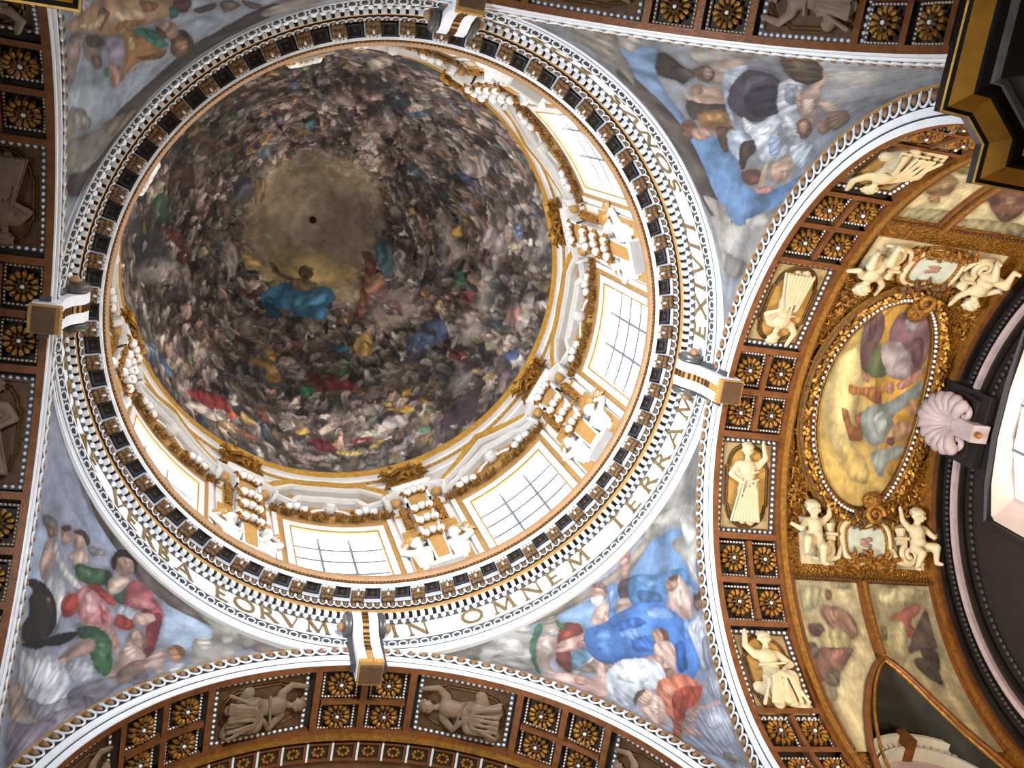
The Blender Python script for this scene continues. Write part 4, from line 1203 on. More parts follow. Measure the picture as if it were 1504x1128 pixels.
PLAB = ['far left', 'upper left', 'top', 'upper right', 'right', 'lower right', 'bottom', 'lower left']
for i in range(8):
    az = 45 * i
    M = cyl_frame(az, .945, 4.10, OFF); Mi = M.inverted()
    curved = i % 2 == 0
    t = empty('window_pediment', M, ('curved' if curved else 'pointed') + ' white and gold pediment over the ' + PLAB[i] + ' drum window', 'pediment', 'pediments over the drum windows')
    if curved:
        gold = [(-15.2, 4.36), (-13, 4.425), (-8, 4.505), (0, 4.525), (8, 4.505), (13, 4.425), (15.2, 4.36)]
        up = [(-14.2, 4.335), (-12, 4.385), (-9, 4.44), (0, 4.46), (9, 4.44), (12, 4.385), (14.2, 4.335)]
        lo = [(-15.1, 4.29), (-9.5, 4.255), (-7.5, 4.325), (0, 4.345), (7.5, 4.325), (9.5, 4.255), (15.1, 4.29)]
    else:
        gold = [(-15.2, 4.30), (-8, 4.42), (0, 4.545), (8, 4.42), (15.2, 4.30)]
        up = [(-14.6, 4.285), (0, 4.475), (14.6, 4.285)]
        lo = [(-15.1, 4.235), (-10.5, 4.262), (-8.5, 4.312), (0, 4.385), (8.5, 4.312), (10.5, 4.262), (15.1, 4.235)]
    def part(name, path, w, r0, r1, m):
        b = MB(); cstrip(b, path, w, r0, r1, m, base=az); o = b.build(name, t, Mi, 30); return o
    part('gilded_band', gold, .042, .906, .946, 'gilt_bright')
    part('white_cornice', up, .022, .902, .946, 'white_stucco'); part('grey_fillet', [(a, h - .014) for a, h in up], .008, .914, .946, 'grey_stucco')
    part('white_cornice', lo, .026, .905, .946, 'white_stucco'); part('grey_fillet', [(a, h - .017) for a, h in lo], .010, .917, .946, 'grey_stucco')
    b = MB()
    A = np.array(up if not curved else gold); L = np.array(lo); aa = np.linspace(-15.0, 15.0, 40)
    top = np.interp(aa, A[:, 0], A[:, 1]); bot = 0 * aa + 4.11
    ar = np.radians(az + aa)
    b.grid(np.stack([np.stack([S * (OFF[0] + .941 * np.cos(ar)), S * (OFF[1] + .941 * np.sin(ar)), Z0 + S * hh], -1) for hh in (bot, top)], 0), 'gilt_matte')
    b.build('tympanum', t, Mi)
    def loc(a, h, r=.93): return Mi @ cyl_frame(az + a, r, h, OFF)
    ch = link('cherub_head', ME_CHERUB, t, loc(0, 4.24 if curved else 4.27) @ Matrix.Scale(.72, 4))
    link('wing', ME_WING, ch, Matrix.Translation((.3, -.05, -.15))); link('wing', ME_WING, ch, Matrix.Translation((-.3, -.05, -.15)) @ Matrix.Scale(-1, 4, (1, 0, 0)))
    for sg in (-1, 1):
        fl = link('gilded_leaves', ME_LEAF, t, loc(sg * 8.9, 4.195))
        for dx, dz, s in ((0, .08, 1.15), (-.27, -.06, 1.0), (.27, -.08, 1.0)): link('fruit', ME_FRUIT, fl, Matrix.Translation((dx, -.2, dz)) @ Matrix.Scale(s, 4))
        link('garland', ME_GARL, t, loc(sg * 4.6, 4.16) @ Matrix.Scale(.38, 4, (1, 0, 0)))
        link('garland', ME_GARL, t, loc(sg * 12.6, 4.165) @ Matrix.Scale(.32, 4, (1, 0, 0)))

# herm pilasters between the windows
def spiral(cx, cz, r0, turns, sgn, n=26, start=0.0):
    return [(cx + sgn * r0 * (1 - .8 * i / n) * math.cos(start + turns * 2 * math.pi * i / n), cz + r0 * (1 - .8 * i / n) * math.sin(start + turns * 2 * math.pi * i / n)) for i in range(n + 1)]
def ribbon(b, path, w, y0, y1, m):
    P = np.array(path); T = np.gradient(P, axis=0); T /= np.linalg.norm(T, axis=1)[:, None] + 1e-9; N = np.stack([-T[:, 1], T[:, 0]], 1)
    A = P + N * w / 2; B = P - N * w / 2
    X = np.stack([np.stack([A[:, 0], 0 * A[:, 0] + y1, A[:, 1]], -1), np.stack([A[:, 0], 0 * A[:, 0] + y0, A[:, 1]], -1), np.stack([B[:, 0], 0 * A[:, 0] + y0, B[:, 1]], -1), np.stack([B[:, 0], 0 * A[:, 0] + y1, B[:, 1]], -1)], 1)
    b.grid(X, m, True)
HERM = {}
b = MB(); b.box((-1.0, -.16, 0), (1.0, .12, 7.75), 'white_stucco'); b.box((-1.06, -.22, 7.55), (1.06, .1, 7.75), 'white_stucco'); HERM['back_panel'] = b.mesh('back_panel')
b = MB(); b.box((-.97, -.2, .5), (-.42, -.15, 4.2), 'gilt_matte'); b.box((.42, -.2, .5), (.97, -.15, 4.2), 'gilt_matte'); HERM['gilded_ground'] = b.mesh('gilded_ground')
b = MB(); b.prism([(-.26, .9), (.26, .9), (.40, 6.9), (-.40, 6.9)], -.5, -.1, 'white_stucco'); b.prism([(-.20, .95), (.20, .95), (.33, 6.85), (-.33, 6.85)], -.52, -.49, 'gilt_matte'); HERM['shaft'] = b.mesh('shaft')
b = MB(); b.box((-.15, -.26, -.95), (.15, -.14, .95), 'gilt_matte')
for i in range(9):
    z = -.85 + i * .21; b.tube([(-.11, -.28, z), (0, -.34, z + .1), (.11, -.28, z)], .07, 'gilt_leafwork', 6)
HERM['gilded_panel'] = b.mesh('gilded_panel', 60)
for sg in (-1, 1):
    b = MB()
    pth = [(sg * .42, 5.6), (sg * .42, 6.5)] + [(sg * (.42 + .36 * (1 - math.cos(q))), 6.6 + .30 * math.sin(q)) for q in np.linspace(.2, math.pi, 9)] + [(sg * 1.1, 6.3), (sg * .95, 6.2)]
    ribbon(b, pth, .09, -.62, -.1, 'white_stucco'); b.ell((sg * .78, -.3, 6.55), (.22, .2, .2), 'gilt_matte', 10, 6)
    HERM['volute%d' % sg] = b.mesh('volute', 40)
b = MB(); b.box((-.22, -.2, 0), (.22, -.1, .14), 'gilt_matte'); HERM['gilded_bar'] = b.mesh('gilded_bar')
b = MB(); b.box((-1.02, -.30, 7.75), (1.02, .1, 7.92), 'white_stucco'); b.box((-.66, -.52, 6.95), (.66, -.1, 7.35), 'white_stucco'); b.box((-.74, -.6, 7.35), (.74, -.1, 7.5), 'white_stucco'); HERM['abacus'] = b.mesh('abacus')
b = leaf_clump(9, 46, .58, .42, .62, 'gilt_leafwork', .2); b.box((-.60, -.38, -.75), (.60, .1, .78), 'gilt_leafwork'); b.box((-.78, -.50, .72), (.78, .1, .86), 'gilt_bright')
for sg in (-1, 1):
    sp = spiral(sg * .5, .42, .24, 1.4, sg); b.tube([(x, -.5, z) for x, z in sp], .07, 'gilt_bright', 6)
HERM['capital'] = b.mesh('capital', 60)
b = MB(); b.box((-.50, -.62, .30), (.50, -.1, .42), 'grey_stucco'); b.box((-.54, -.66, .42), (.54, -.1, .48), 'white_stucco'); HERM['sill_slab'] = b.mesh('sill_slab')
HERM['wing_leaf'] = leaf_clump(12, 12, .22, .1, .3, 'gilt_matte', .16).mesh('gilded_leaves', 60)
ALAB = ['left side', 'upper left side, behind the cornice', 'top, behind the cornice', 'upper right rim, seen edge on', 'right side, between the upper right and right windows', 'lower right, between the right and lower right windows', 'bottom right, between the lower right and bottom windows', 'bottom left, between the bottom and lower left windows']
ALAB = {0: 'hidden at the far left', 1: 'hidden at the upper left', 2: 'peeping over the cornice at the top', 3: 'between the upper right and right drum windows', 4: 'between the right and lower right drum windows', 5: 'between the lower right and bottom drum windows', 6: 'between the bottom and lower left drum windows', 7: 'peeping over the cornice at the left'}
for i in range(8):
    t = empty('herm_pilaster', cyl_frame(45 * i + 22.5, .945, 3.50, OFF), 'white and gold putti pilaster ' + ALAB[i], 'pilaster', 'herm pilasters of the drum')
    for nme in ('back_panel', 'gilded_ground', 'shaft', 'abacus', 'sill_slab'): link(nme, HERM[nme], t)
    for sg in (-1, 1):
        link('gilded_panel', HERM['gilded_panel'], t, Matrix.Translation((sg * .62, 0, 5.0))); link('gilded_bar', HERM['gilded_bar'], t, Matrix.Translation((sg * .8, 0, 5.55)))
        link('volute', HERM['volute%d' % sg], t); link('gilded_leaves', HERM['wing_leaf'], t, Matrix.Translation((sg * .8, -.1, 3.1)))
        p = link('putto', ME_PUTTO if sg > 0 else ME_PUTTO_M, t, Matrix.Translation((sg * .60, -.08, 1.25)) @ Matrix.Scale(.74, 4))
    link('capital', HERM['capital'], t, Matrix.Translation((0, -.1, 8.75)))
    for z, s in ((6.6, 1.0), (5.0, .95), (3.9, .95), (2.8, .9)):
        f = link('gilded_leaves', ME_LEAF, t, Matrix.Translation((0, -.48, z - .2)))
        for dx, dz in ((-.26, -.03), (0, .06), (.26, -.03)): link('fruit', ME_FRUIT, f, Matrix.Translation((dx, -.22, dz)) @ Matrix.Scale(s, 4))
# ------------------------------------------------------------------ arches, soffits, coffers
b = MB()
b.ell((0, .01, .05), (.085, .115, .09), 'egg_tan', 10, 6)
pts = [(.165 * math.sin(q), .02 - .20 * math.cos(q), .07) for q in np.linspace(-2.1, 2.1, 13)]
b.tube(pts, .03, 'leaf_white', 6)
b.tube([(.19, .17, .06), (.19, -.12, .06)], [.022, .008], 'leaf_white', 4)
ME_EGG = b.mesh('egg_moulding_piece', 60)

def rosette_mesh(seed):
    b = MB(); q = random.Random(seed)
    for i in range(13):
        a = i * 2 * math.pi / 13; b.tube([(.17 * math.cos(a), .17 * math.sin(a), .10), (.25 * math.cos(a), .25 * math.sin(a), .18), (.31 * math.cos(a), .31 * math.sin(a), .17), (.36 * math.cos(a), .36 * math.sin(a), .08)], [.02, .05, .066, .03], 'gilt', 6)
    for i in range(9):
        a = i * 2 * math.pi / 9 + .2; b.tube([(.05 * math.cos(a), .05 * math.sin(a), .16), (.12 * math.cos(a), .12 * math.sin(a), .22), (.18 * math.cos(a), .18 * math.sin(a), .17)], [.02, .045, .02], 'gilt_dark', 6)
    return b.mesh('rosette', 60)
ME_ROS = rosette_mesh(1)
b = MB(); b.ell((0, 0, .22), (.055, .055, .05), 'leaf_white', 8, 5); ME_BOSS = b.mesh('boss', 180)
def border_mesh(hx, hy, w, n, m1, m2):
    b = MB()
    for x0, x1, y0, y1 in ((-hx, hx, -hy, -hy + w), (-hx, hx, hy - w, hy), (-hx, -hx + w, -hy + w, hy - w), (hx - w, hx, -hy + w, hy - w)): b.box((x0, y0, 0), (x1, y1, .05), m1)
    st = 2 * hx / n; ny = max(2, int(round(2 * (hy - w) / st)))
    for i in range(n):
        x = -hx + st * (i + .5)
        for y in (-hy + w / 2, hy - w / 2): b.ell((x, y, .05), (st * .34, w * .42, .05), m2, 6, 4)
    for i in range(ny):
        y = -(hy - w) + 2 * (hy - w) / ny * (i + .5)
        for x in (-hx + w / 2, hx - w / 2): b.ell((x, y, .05), (w * .42, st * .34, .05), m2, 6, 4)
    return b.mesh('leaf_border', 60)
ME_CB = border_mesh(.43, .50, .07, 9, 'gilt_dark', 'leaf_white')
ME_PB = border_mesh(.90, 1.34, .13, 11, 'ornament_grey', 'leaf_white')
def stadium(hx, hy, n=14, neck=.82):
    P = []
    for i in range(n + 1):
        a = -math.pi / 2 + math.pi * i / n; P.append((hx * math.cos(a) * 1.0, hy + hx * .0 + hx * .95 * (math.cos(a) if 0 else 0)))
    P = [(hx * math.sin(a), hy - hx + hx * math.cos(a)) for a in np.linspace(-math.pi / 2, math.pi / 2, n)]
    P = [(-hx - .06, hy - hx * 1.1), (-hx - .06, -hy + hx * 1.1)][::-1] + P[0:] + [(hx + .06, hy - hx * 1.1), (hx + .06, -hy + hx * 1.1)] + [(-x, -y) for x, y in P]
    return P
def panel_meshes(field, oval, rim):
    b = MB(); b.box((-.80, -1.24, -.06), (.80, 1.24, .0), field); f = b.mesh('field')
    P = stadium(.56, 1.12); b = MB(); b.prism(P, .0, .025, oval, axis='z'); o = b.mesh('oval_field')
    b = MB(); b.tube([(x, y, .04) for x, y in P], .035, rim, 6, True); b.tube([(x * 1.12, y * 1.06, .02) for x, y in P], .02, rim, 5, True); r = b.mesh('oval_moulding', 60)
    b = MB()
    for x0, x1, y0, y1 in ((-.78, .78, -1.22, -1.19), (-.78, .78, 1.19, 1.22), (-.78, -.75, -1.19, 1.19), (.75, .78, -1.19, 1.19)): b.box((x0, y0, 0), (x1, y1, .04), rim)
    return f, o, r, b.mesh('inner_frame')
PM = {True: panel_meshes('stone_field', 'ochre_field', 'gilt_dark'), False: panel_meshes('brown_field', 'brown_field', 'gilt_dark')}
GROUPS = (0, 40, -40, 78, -78); PANELS = (20, -20, 60, -60)
SD = {0: 'bottom arch', 1: 'right arch', 2: 'top arch', 3: 'left arch'}
PPOS = {20: 'just {} its crown', 60: 'low on its {} flank'}
for k in range(4):
    n0 = AA[k]; r = RA[k]
    tr = MB()
    for prof, m in (([(n0 + .004, r), (n0 - .004, r + .001), (n0 - .005, r + .019)], 'white_marble'), ([(n0 - .005, r + .019), (n0 - .002, r + .0215), (n0 - .005, r + .024)], 'ornament_grey'),
                    ([(n0 - .005, r + .024), (n0 - .011, r + .026), (n0 - .011, r + .044)], 'white_marble'), ([(n0 - .011, r + .044), (n0 - .006, r + .049), (n0 - .006, r + .088)], 'ornament_grey'), ([(n0 - .006, r + .088), (n0 - .012, r + .090), (n0 - .010, r + .097), (n0 + .01, r + .098)], 'gilt_matte')):
        tr.grid(arm_revolve(k, prof, n=120), m)
    t = tag(tr.build('trim_%d' % (6 + k), smooth=30), 'white archivolt with a row of egg mouldings framing the ' + SD[k], 'archivolt', kind='structure')
    for i in range(76):
        ph = -90 + 180 / 76 * (i + .5)
        Mx = barrel_frame(k, n0 - .006, ph, r + .068)
        # stand the piece on the arch face: local z of the piece points to the crossing
        X = Mx.to_3x3(); a = Vector((AX[k][0], AX[k][1], 0))
        B = Matrix((X.col[1], -X.col[2], -a)).transposed()
        if B.determinant() < 0: B = Matrix((-X.col[1], -X.col[2], -a)).transposed()
        link('egg_moulding_piece', ME_EGG, t, Matrix.Translation(Mx.translation) @ B.to_4x4())
    # soffit band
    sb = MB(); sb.grid(arm_revolve(k, [(n0 + .0, r + .028), (n0 + .255, r + .028)], n=96), 'dark_recess')
    soff = tag(sb.build('ceiling', smooth=60), 'coffered barrel band with gilded rosettes inside the ' + SD[k], 'arch soffit', kind='structure')
    def rib(a0, a1, p0, p1, m='gilt_rib', d=0.0, name='rib', nn=None):
        b = MB(); b.grid(arm_revolve(k, [(n0 + a0, r + .03), (n0 + a0, r - d), (n0 + a1, r - d), (n0 + a1, r + .03)], p0, p1, nn or max(2, int(abs(p1 - p0) / 1.5))), m)
        return b.build(name, soff, smooth=30)
    rib(.0, .020, -90, 90); rib(.224, .236, -90, 90); rib(.236, .255, -90, 90, 'gilt', .012)
    for c in GROUPS:
        rib(.1205, .1355, c - 8.3, c + 8.3)
        for q in (-9.3, 0, 9.3): rib(.020, .224, c + q - .65, c + q + .65)
        for q in (-4.65, 4.65):
            for nn in (.070, .180):
                if abs(c + q) > 86: continue
                rs = link('rosette', ME_ROS, soff, barrel_frame(k, n0 + nn, c + q, r + .026) @ Matrix.Rotation(rnd.uniform(0, .4), 4, 'Z'))
                link('boss', ME_BOSS, rs); link('leaf_border', ME_CB, soff, barrel_frame(k, n0 + nn, c + q, r + .022))
    for c in PANELS:
        lt = {0: ('left', 'right'), 1: ('lower', 'upper'), 2: ('left', 'right'), 3: ('upper', 'lower')}[k]
        side = lt[0] if c > 0 else lt[1]
        if k == 2: side = ('right', 'left')[0] if c > 0 else 'left'
        where = ('%s of its crown' % side) if abs(c) == 20 else ('low on its %s flank' % side)
        M = barrel_frame(k, n0 + .122, c, r + .012)
        if c < 0: M = M @ Matrix.Rotation(math.pi, 4, 'Z')
        light = (k == 1)
        fi = {20: 0, -20: 3, 60: 1, -60: 2}[c] if k != 0 else {20: 1, -20: 2, 60: 3, -60: 0}[c]
        t = empty('relief_panel', M, ('cream ' if light else 'brown ') + ('seated' if fi in (1, 2) else 'standing') + ' figure panel of the ' + SD[k] + ', ' + where, 'relief panel', 'figure panels of the ' + SD[k])
        f, o, rr, inn = PM[light]
        link('field', f, t); link('oval_field', o, t); link('oval_moulding', rr, t); link('leaf_border', ME_PB, t, Matrix.Translation((0, 0, -.02))); link('inner_frame', inn, t)
        sc_ = 1.05 if fi in (0, 3) else 1.15
        F = Matrix(((1, 0, 0, 0), (0, 0, 1, -.98 if fi in (0, 3) else -1.0), (0, -1, 0, -.06), (0, 0, 0, 1))) @ Matrix.Scale(sc_, 4)
        link('draped_figure', ME_FIG[(fi, 'relief_cream' if light else 'relief_brown')], t, F)

# ------------------------------------------------------------------ keystone consoles
prof = [(-.15, 1.75), (-.62, 1.7), (-.74, 1.45), (-.66, 1.1), (-.42, .75), (-.30, .35), (-.28, -.35), (-.18, -.5), (.35, -.5), (.35, 1.75)]
def console_parts():
    o = {}
    for nme, x0, x1, m in (('white_strip', -.36, -.10, 'white_marble'), ('white_strip', .10, .36, 'white_marble')):
        b = MB(); b.prism([(y, z) for y, z in prof], x0, x1, m, axis='x'); o[nme + str(x0)] = (nme, b.mesh(nme))
    b = MB(); b.prism([(y * .93 + .0, z - .02) for y, z in prof], -.1, .1, 'gilt_matte', axis='x')
    for i in range(9):
        z = .1 + i * .16; y = np.interp(z, [-.35, .35, .75, 1.1, 1.45], [-.28, -.30, -.42, -.66, -.74])
        b.box((-.09, y - .03, z), (.09, y + .03, z + .07), 'gilt_dark')
    o['gilded_fluting'] = ('gilded_fluting', b.mesh('gilded_fluting'))
    for sg in (-1, 1):
        b = MB()
        sp = spiral(-.38, 1.28, .42, 1.6, 1, 30); b.tube([(sg * .48, y, z) for y, z in sp], .085, 'ornament_grey', 8)
        b.tube([(sg * .40, -.38, 1.28), (sg * .58, -.38, 1.28)], .36, 'pewter', 18)
        b.ell((sg * .66, -.38, 1.2), (.13, .15, .15), 'tan_torus', 8, 6)
        b.prism([(-.3, 1.1), (-.12, .3), (-.05, -.3), (.2, -.3), (.2, 1.1)], sg * .37, sg * .5, 'ornament_grey', axis='x')
        o['volute%d' % sg] = ('volute', b.mesh('volute', 40))
    b = MB(); b.box((-.34, -.30, -.62), (.34, .4, -.46), 'gilt_matte')
    for i in range(7): b.ell((-.3 + i * .1, -.3, -.52), (.06, .06, .06), 'gilt_bright', 6, 4)
    b.box((-.30, -.2, -.74), (.30, .3, -.62), 'brown_field'); o['gilded_foot'] = ('gilded_foot', b.mesh('gilded_foot', 40))
    return o
CP = console_parts()
for k, az in ((0, -90), (1, 180), (2, 90), (3, 0)):
    t = empty('keystone_console', cyl_frame(az, .995, 3.115), 'white and gold scrolled console at the crown of the ' + SD[k], 'console', 'keystone consoles')
    for nme, me in CP.values(): link(nme, me, t)

# ------------------------------------------------------------------ right arm: vault with oval painting
K = 1; R1 = RA[1]
def in_lunette(n, p):
    w = np.interp(p, [55.5, 58, 62, 68, 78, 90], [0, .04, .085, .135, .20, .25])
    return (p > 55.8) & (np.abs(n - (1.527 - .0 * p)) < w)
nn = np.linspace(1.25, 1.83, 60)[:, None]; pp = np.linspace(-90, 90, 220)[None]
b = MB(); Xv = arm_revolve(1, [(q, R1 + .014) for q in nn[:, 0]], -90, 90, 219)
keep = ~in_lunette((nn[:-1] + nn[1:]) / 2, (pp[:, :-1] + pp[:, 1:]) / 2)
i, j = np.nonzero(keep); kk = 220
b.add(Xv.reshape(-1, 3), [(a * kk + c, a * kk + c + 1, (a + 1) * kk + c + 1, (a + 1) * kk + c) for a, c in zip(i, j)], 'gilt_leafwork')
v1 = tag(b.build('ceiling', smooth=60), 'gilded stucco barrel vault of the right arm around the oval painting', 'vault', kind='structure')
# raised arabesques on the gilded ground
b = MB(); q = random.Random(4)
oc, on, op = 1.5226, .183, 23.5
for _ in range(900):
    n = q.uniform(1.262, 1.79); p = q.uniform(-31, 30)
    e = ((n - oc) / .245) ** 2 + ((p + 1) / 29.5) ** 2
    if e < 1.0: continue
    M = barrel_frame(1, n, p, R1 + .012)
    c = M @ Vector((0, 0, .0)); a = q.uniform(0, 6.3); L = q.uniform(.1, .2)
    b.tube([M @ Vector((L * math.cos(a + d) * s_, L * math.sin(a + d) * s_, .04 + .05 * s_)) for d, s_ in ((0, .2), (.5, .6), (1.1, 1.0), (2.0, 1.05))], [.03, .05, .045, .02], 'gilt', 5)
tag(b.build('gilded_arabesque', v1, smooth=60), kind='stuff')

def oval_pt(q, d, z):
    n = oc + (on + d) * np.cos(q); p = -1 + (op + math.degrees(d / R1)) * np.sin(q)
    pr = np.radians(p); r = R1 - z
    lat = r * np.sin(pr); h = ZS[1] + r * np.cos(pr); a = AX[1]
    return np.stack([S * (a[0] * n - a[1] * lat), S * (a[1] * n + a[0] * lat), Z0 + S * h], -1)
M = barrel_frame(1, oc, -1, R1); Mi = M.inverted()
t = empty('oval_painting', M, 'large oval golden ceiling painting of two flying figures in gilded wreath frame', 'painting')
img = paint_canvas('OV', 420, 420, 41)
u = np.linspace(0, 1, 190)[None]; v = np.linspace(0, 1, 230)[:, None]
N_, P_ = 1.30 + .45 * u + 0 * v, np.radians(-29 + 58 * v + 0 * u)
lat = (R1 - .004) * np.sin(P_); h = ZS[1] + (R1 - .004) * np.cos(P_)
XV = np.stack([S * (-N_), S * (-lat), Z0 + S * h], -1)
kp = (((N_ - oc) / (on + .008)) ** 2 + ((np.degrees(P_) + 1) / (op + .7)) ** 2) < 1
o = painted_grid('canvas', XV, sample(img, u + 0 * v, v + 0 * u), GAIN['RIGHT'], kp, parent=t); o.matrix_basis = Mi
qa = np.linspace(0, 2 * np.pi, 121)
def oval_band(name, bands):
    b = MB()
    for (d0, z0, d1, z1, m) in bands: b.grid(np.stack([oval_pt(qa, d0, z0), oval_pt(qa, (d0 + d1) / 2, max(z0, z1) + .004), oval_pt(qa, d1, z1)], 0), m)
    return b.build(name, t, Mi, 40)
oval_band('inner_moulding', [(0, .002, .006, .008, 'gilt_dark'), (.006, .008, .012, .010, 'gilt')])
bb = MB(); 
for i in range(110):
    a = 2 * math.pi * i / 110; c = oval_pt(np.array([a]), .020, .014)[0]; bb.ell(c, (.055, .055, .055), 'leaf_white', 6, 4)
tag(bb.build('pearl_row', t, Mi, 180), kind='stuff')
oval_band('pearl_bed', [(.012, .008, .029, .008, 'gilt_dark')])
oval_band('leaf_band', [(.029, .010, .045, .014, 'gilt_leafwork')])
oval_band('wreath', [(.045, .012, .068, .010, 'gilt_dark'), (.068, .010, .074, .002, 'gilt')])
bb = MB(); q = random.Random(8)
for i in range(420):
    a = 2 * math.pi * i / 420 + q.uniform(-.005, .005); d = .036 + .022 * q.random()
    p0 = Vector(oval_pt(np.array([a]), d, .018)[0]); p1 = Vector(oval_pt(np.array([a + .03]), d + q.uniform(-.012, .012), .026)[0])
    bb.tube([p0, (p0 + p1) / 2 + (p1 - p0).cross(Vector((0, 0, 1))) * .1, p1], [.03, .055, .015], 'gilt' if q.random() < .6 else 'gilt_bright', 5)
tag(bb.build('wreath_leaves', t, Mi, 60), kind='stuff')
# clasp scrolls at both ends of the oval
b = MB()
b.tube([(x, y, .22) for x, y in spiral(0, 0, .32, 1.5, 1, 24)], .09, 'gilt', 7); b.ell((0, .42, .12), (.34, .3, .2), 'gilt_leafwork', 10, 6); b.ell((0, 0, .2), (.12, .12, .14), 'gilt_dark', 8, 5)
ME_CL = b.mesh('clasp', 60)
link('clasp', ME_CL, t, Mi @ barrel_frame(1, oc + .03, -26.5, R1 - .01) @ Matrix.Rotation(math.pi, 4, 'Z') @ Matrix.Translation((0, 0, 0)))
link('clasp', ME_CL, t, Mi @ barrel_frame(1, oc + .05, 24.5, R1 - .01))

# ribs of the vault
def vrib(n0, n1, p0, p1, m, d=.012, parent=v1, name='rib'):
    b = MB(); b.grid(arm_revolve(1, [(n0, R1 + .016), (n0, R1 - d), (n1, R1 - d), (n1, R1 + .016)], p0, p1, max(3, int(abs(p1 - p0) / 1.5))), m); return b.build(name, parent, smooth=30)
vrib(1.795, 1.815, -90, 90, 'gilt', .02)
vrib(1.255, 1.262, -90, 90, 'gilt_dark', .01)

def paint_panel(key, rect, show, label):
    n0, n1, p0, p1 = rect; a0, a1, b0, b1 = show
    M = barrel_frame(1, (a0 + a1) / 2, (b0 + b1) / 2, R1); Mi = M.inverted()
    t = empty('ceiling_painting', M, label, 'painting', 'painted panels of the right arm vault')
    img = paint_canvas(key, 260, 260, 50 + len(key) + ord(key[-1]))
    u = np.linspace(0, 1, 120)[None]; v = np.linspace(0, 1, 120)[:, None]
    N_ = a0 + (a1 - a0) * u + 0 * v; P_ = b0 + (b1 - b0) * v + 0 * u; pr = np.radians(P_); r = R1 + .008
    X = np.stack([-S * N_, -S * r * np.sin(pr), Z0 + S * (ZS[1] + r * np.cos(pr))], -1)
    kp = ~in_lunette(N_, P_)
    o = painted_grid('canvas', X, sample(img, (N_ - n0) / (n1 - n0), (P_ - p0) / (p1 - p0)), GAIN['RIGHT'], kp, parent=t); o.matrix_basis = Mi
    w = .012; wp = math.degrees(w / R1)
    for x0, x1, y0, y1 in ((a0 - w, a1 + w, b0 - wp, b0), (a0 - w, a1 + w, b1, b1 + wp), (a0 - w, a0, b0, b1), (a1, a1 + w, b0, b1)):
        if key[0] == 'L' and y0 >= b1 - .01: continue
        if key[0] == 'U' and y1 <= b0 + .01: continue
        if key[0] == 'L' and y1 > 70 and 1.49 < (x0 + x1) / 2 < 1.56: y1 = 55.0
        fr = vrib(x0, x1, y0, y1, 'gilt_rib', .004, t, 'frame_side'); fr.matrix_basis = Mi
        for fx in (.25, .75):
            if x1 - x0 < .05: continue
    b = MB()
    for i in range(24):
        n = a0 - w / 2 + (a1 - a0 + w) * i / 23; y = b0 - wp / 2 if key[0] == 'L' else b1 + wp / 2
        b.ell(barrel_frame(1, n, y, R1 - .006).translation, (.05, .05, .05), 'gilt_dark', 6, 4)
    tag(b.build('bead_row', t, Mi, 180), kind='stuff')
paint_panel('L1', (1.27, 1.53, 37.5, 66), (1.275, 1.508, 39.2, 78), 'pale painted panel with rose robed figure below the lower cartouche, nearer the dome')
paint_panel('L2', (1.53, 1.81, 37.5, 66), (1.545, 1.785, 39.2, 78), 'pale painted panel with red drapery below the lower cartouche, nearer the shell')
paint_panel('U1', (1.26, 1.50, -66, -44), (1.275, 1.425, -80, -45.5), 'pale painted panel with brown figures above the upper cartouche, nearer the dome')
paint_panel('U2', (1.50, 1.81, -66, -44), (1.475, 1.785, -80, -45.5), 'pale painted panel with mauve figure above the upper cartouche, beside the dark cornice')
for n0_, n1_, p0, p1 in ((1.520, 1.532, 39, 56), (1.444, 1.458, -80, -44)): vrib(n0_, n1_, p0, p1, 'gilt', .012)

# dark lunette
wp_ = [55.8, 58, 62, 68, 78, 90]; wn_ = [0, .04, .085, .135, .20, .25]
pl = np.linspace(55.8, 90, 20); hw = np.interp(pl, wp_, wn_)
path = [(1.527 - w, p) for w, p in zip(hw[::-1], pl[::-1])] + [(1.527 + w, p) for w, p in zip(hw[1:], pl[1:])]
t = empty('lunette', barrel_frame(1, 1.527, 60, R1), 'dark pointed recess with gilded rim in the lower side of the right vault', 'lunette')
Mi = t.matrix_world.inverted()
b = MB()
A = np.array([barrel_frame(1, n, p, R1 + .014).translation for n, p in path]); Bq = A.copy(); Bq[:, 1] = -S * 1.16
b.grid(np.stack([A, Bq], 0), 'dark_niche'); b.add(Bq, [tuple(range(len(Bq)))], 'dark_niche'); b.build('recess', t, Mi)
b = MB(); b.tube([barrel_frame(1, n, p, R1).translation for n, p in path], .10, 'gilt_rib', 6); b.tube([barrel_frame(1, 1.527 + (n - 1.527) * .88 , p + .9, R1 - .006).translation for n, p in path], .05, 'gilt', 6); b.build('gilded_rim', t, Mi, 60)
t = empty('window_hood', Matrix.Translation(P3(-1.55, -.95, 2.35)), 'pale arched window hood with bead and tooth mouldings inside the dark lunette', 'window hood')
Mi = t.matrix_world.inverted()
def hood(name, r, w, y0, y1, m):
    b = MB(); a = np.linspace(.25, math.pi - .25, 25)
    ring = [(r, y0), (r + w, y0), (r + w, y1), (r, y1)]
    X = np.stack([np.stack([S * (-1.55 + rr * np.cos(a)), 0 * a - S * y, Z0 + S * (2.33 + rr * np.sin(a))], -1) for rr, y in ring], 1)
    b.grid(X, m, True); return b.build(name, t, Mi, 40)
hood('outer_moulding', .215, .014, .89, 1.15, 'grey_stucco'); hood('tooth_band', .195, .02, .92, 1.15, 'dark_arch'); hood('inner_moulding', .178, .012, .91, 1.15, 'grey_stucco'); hood('head', .05, .128, .95, 1.15, 'shell_stone')
bb = MB()
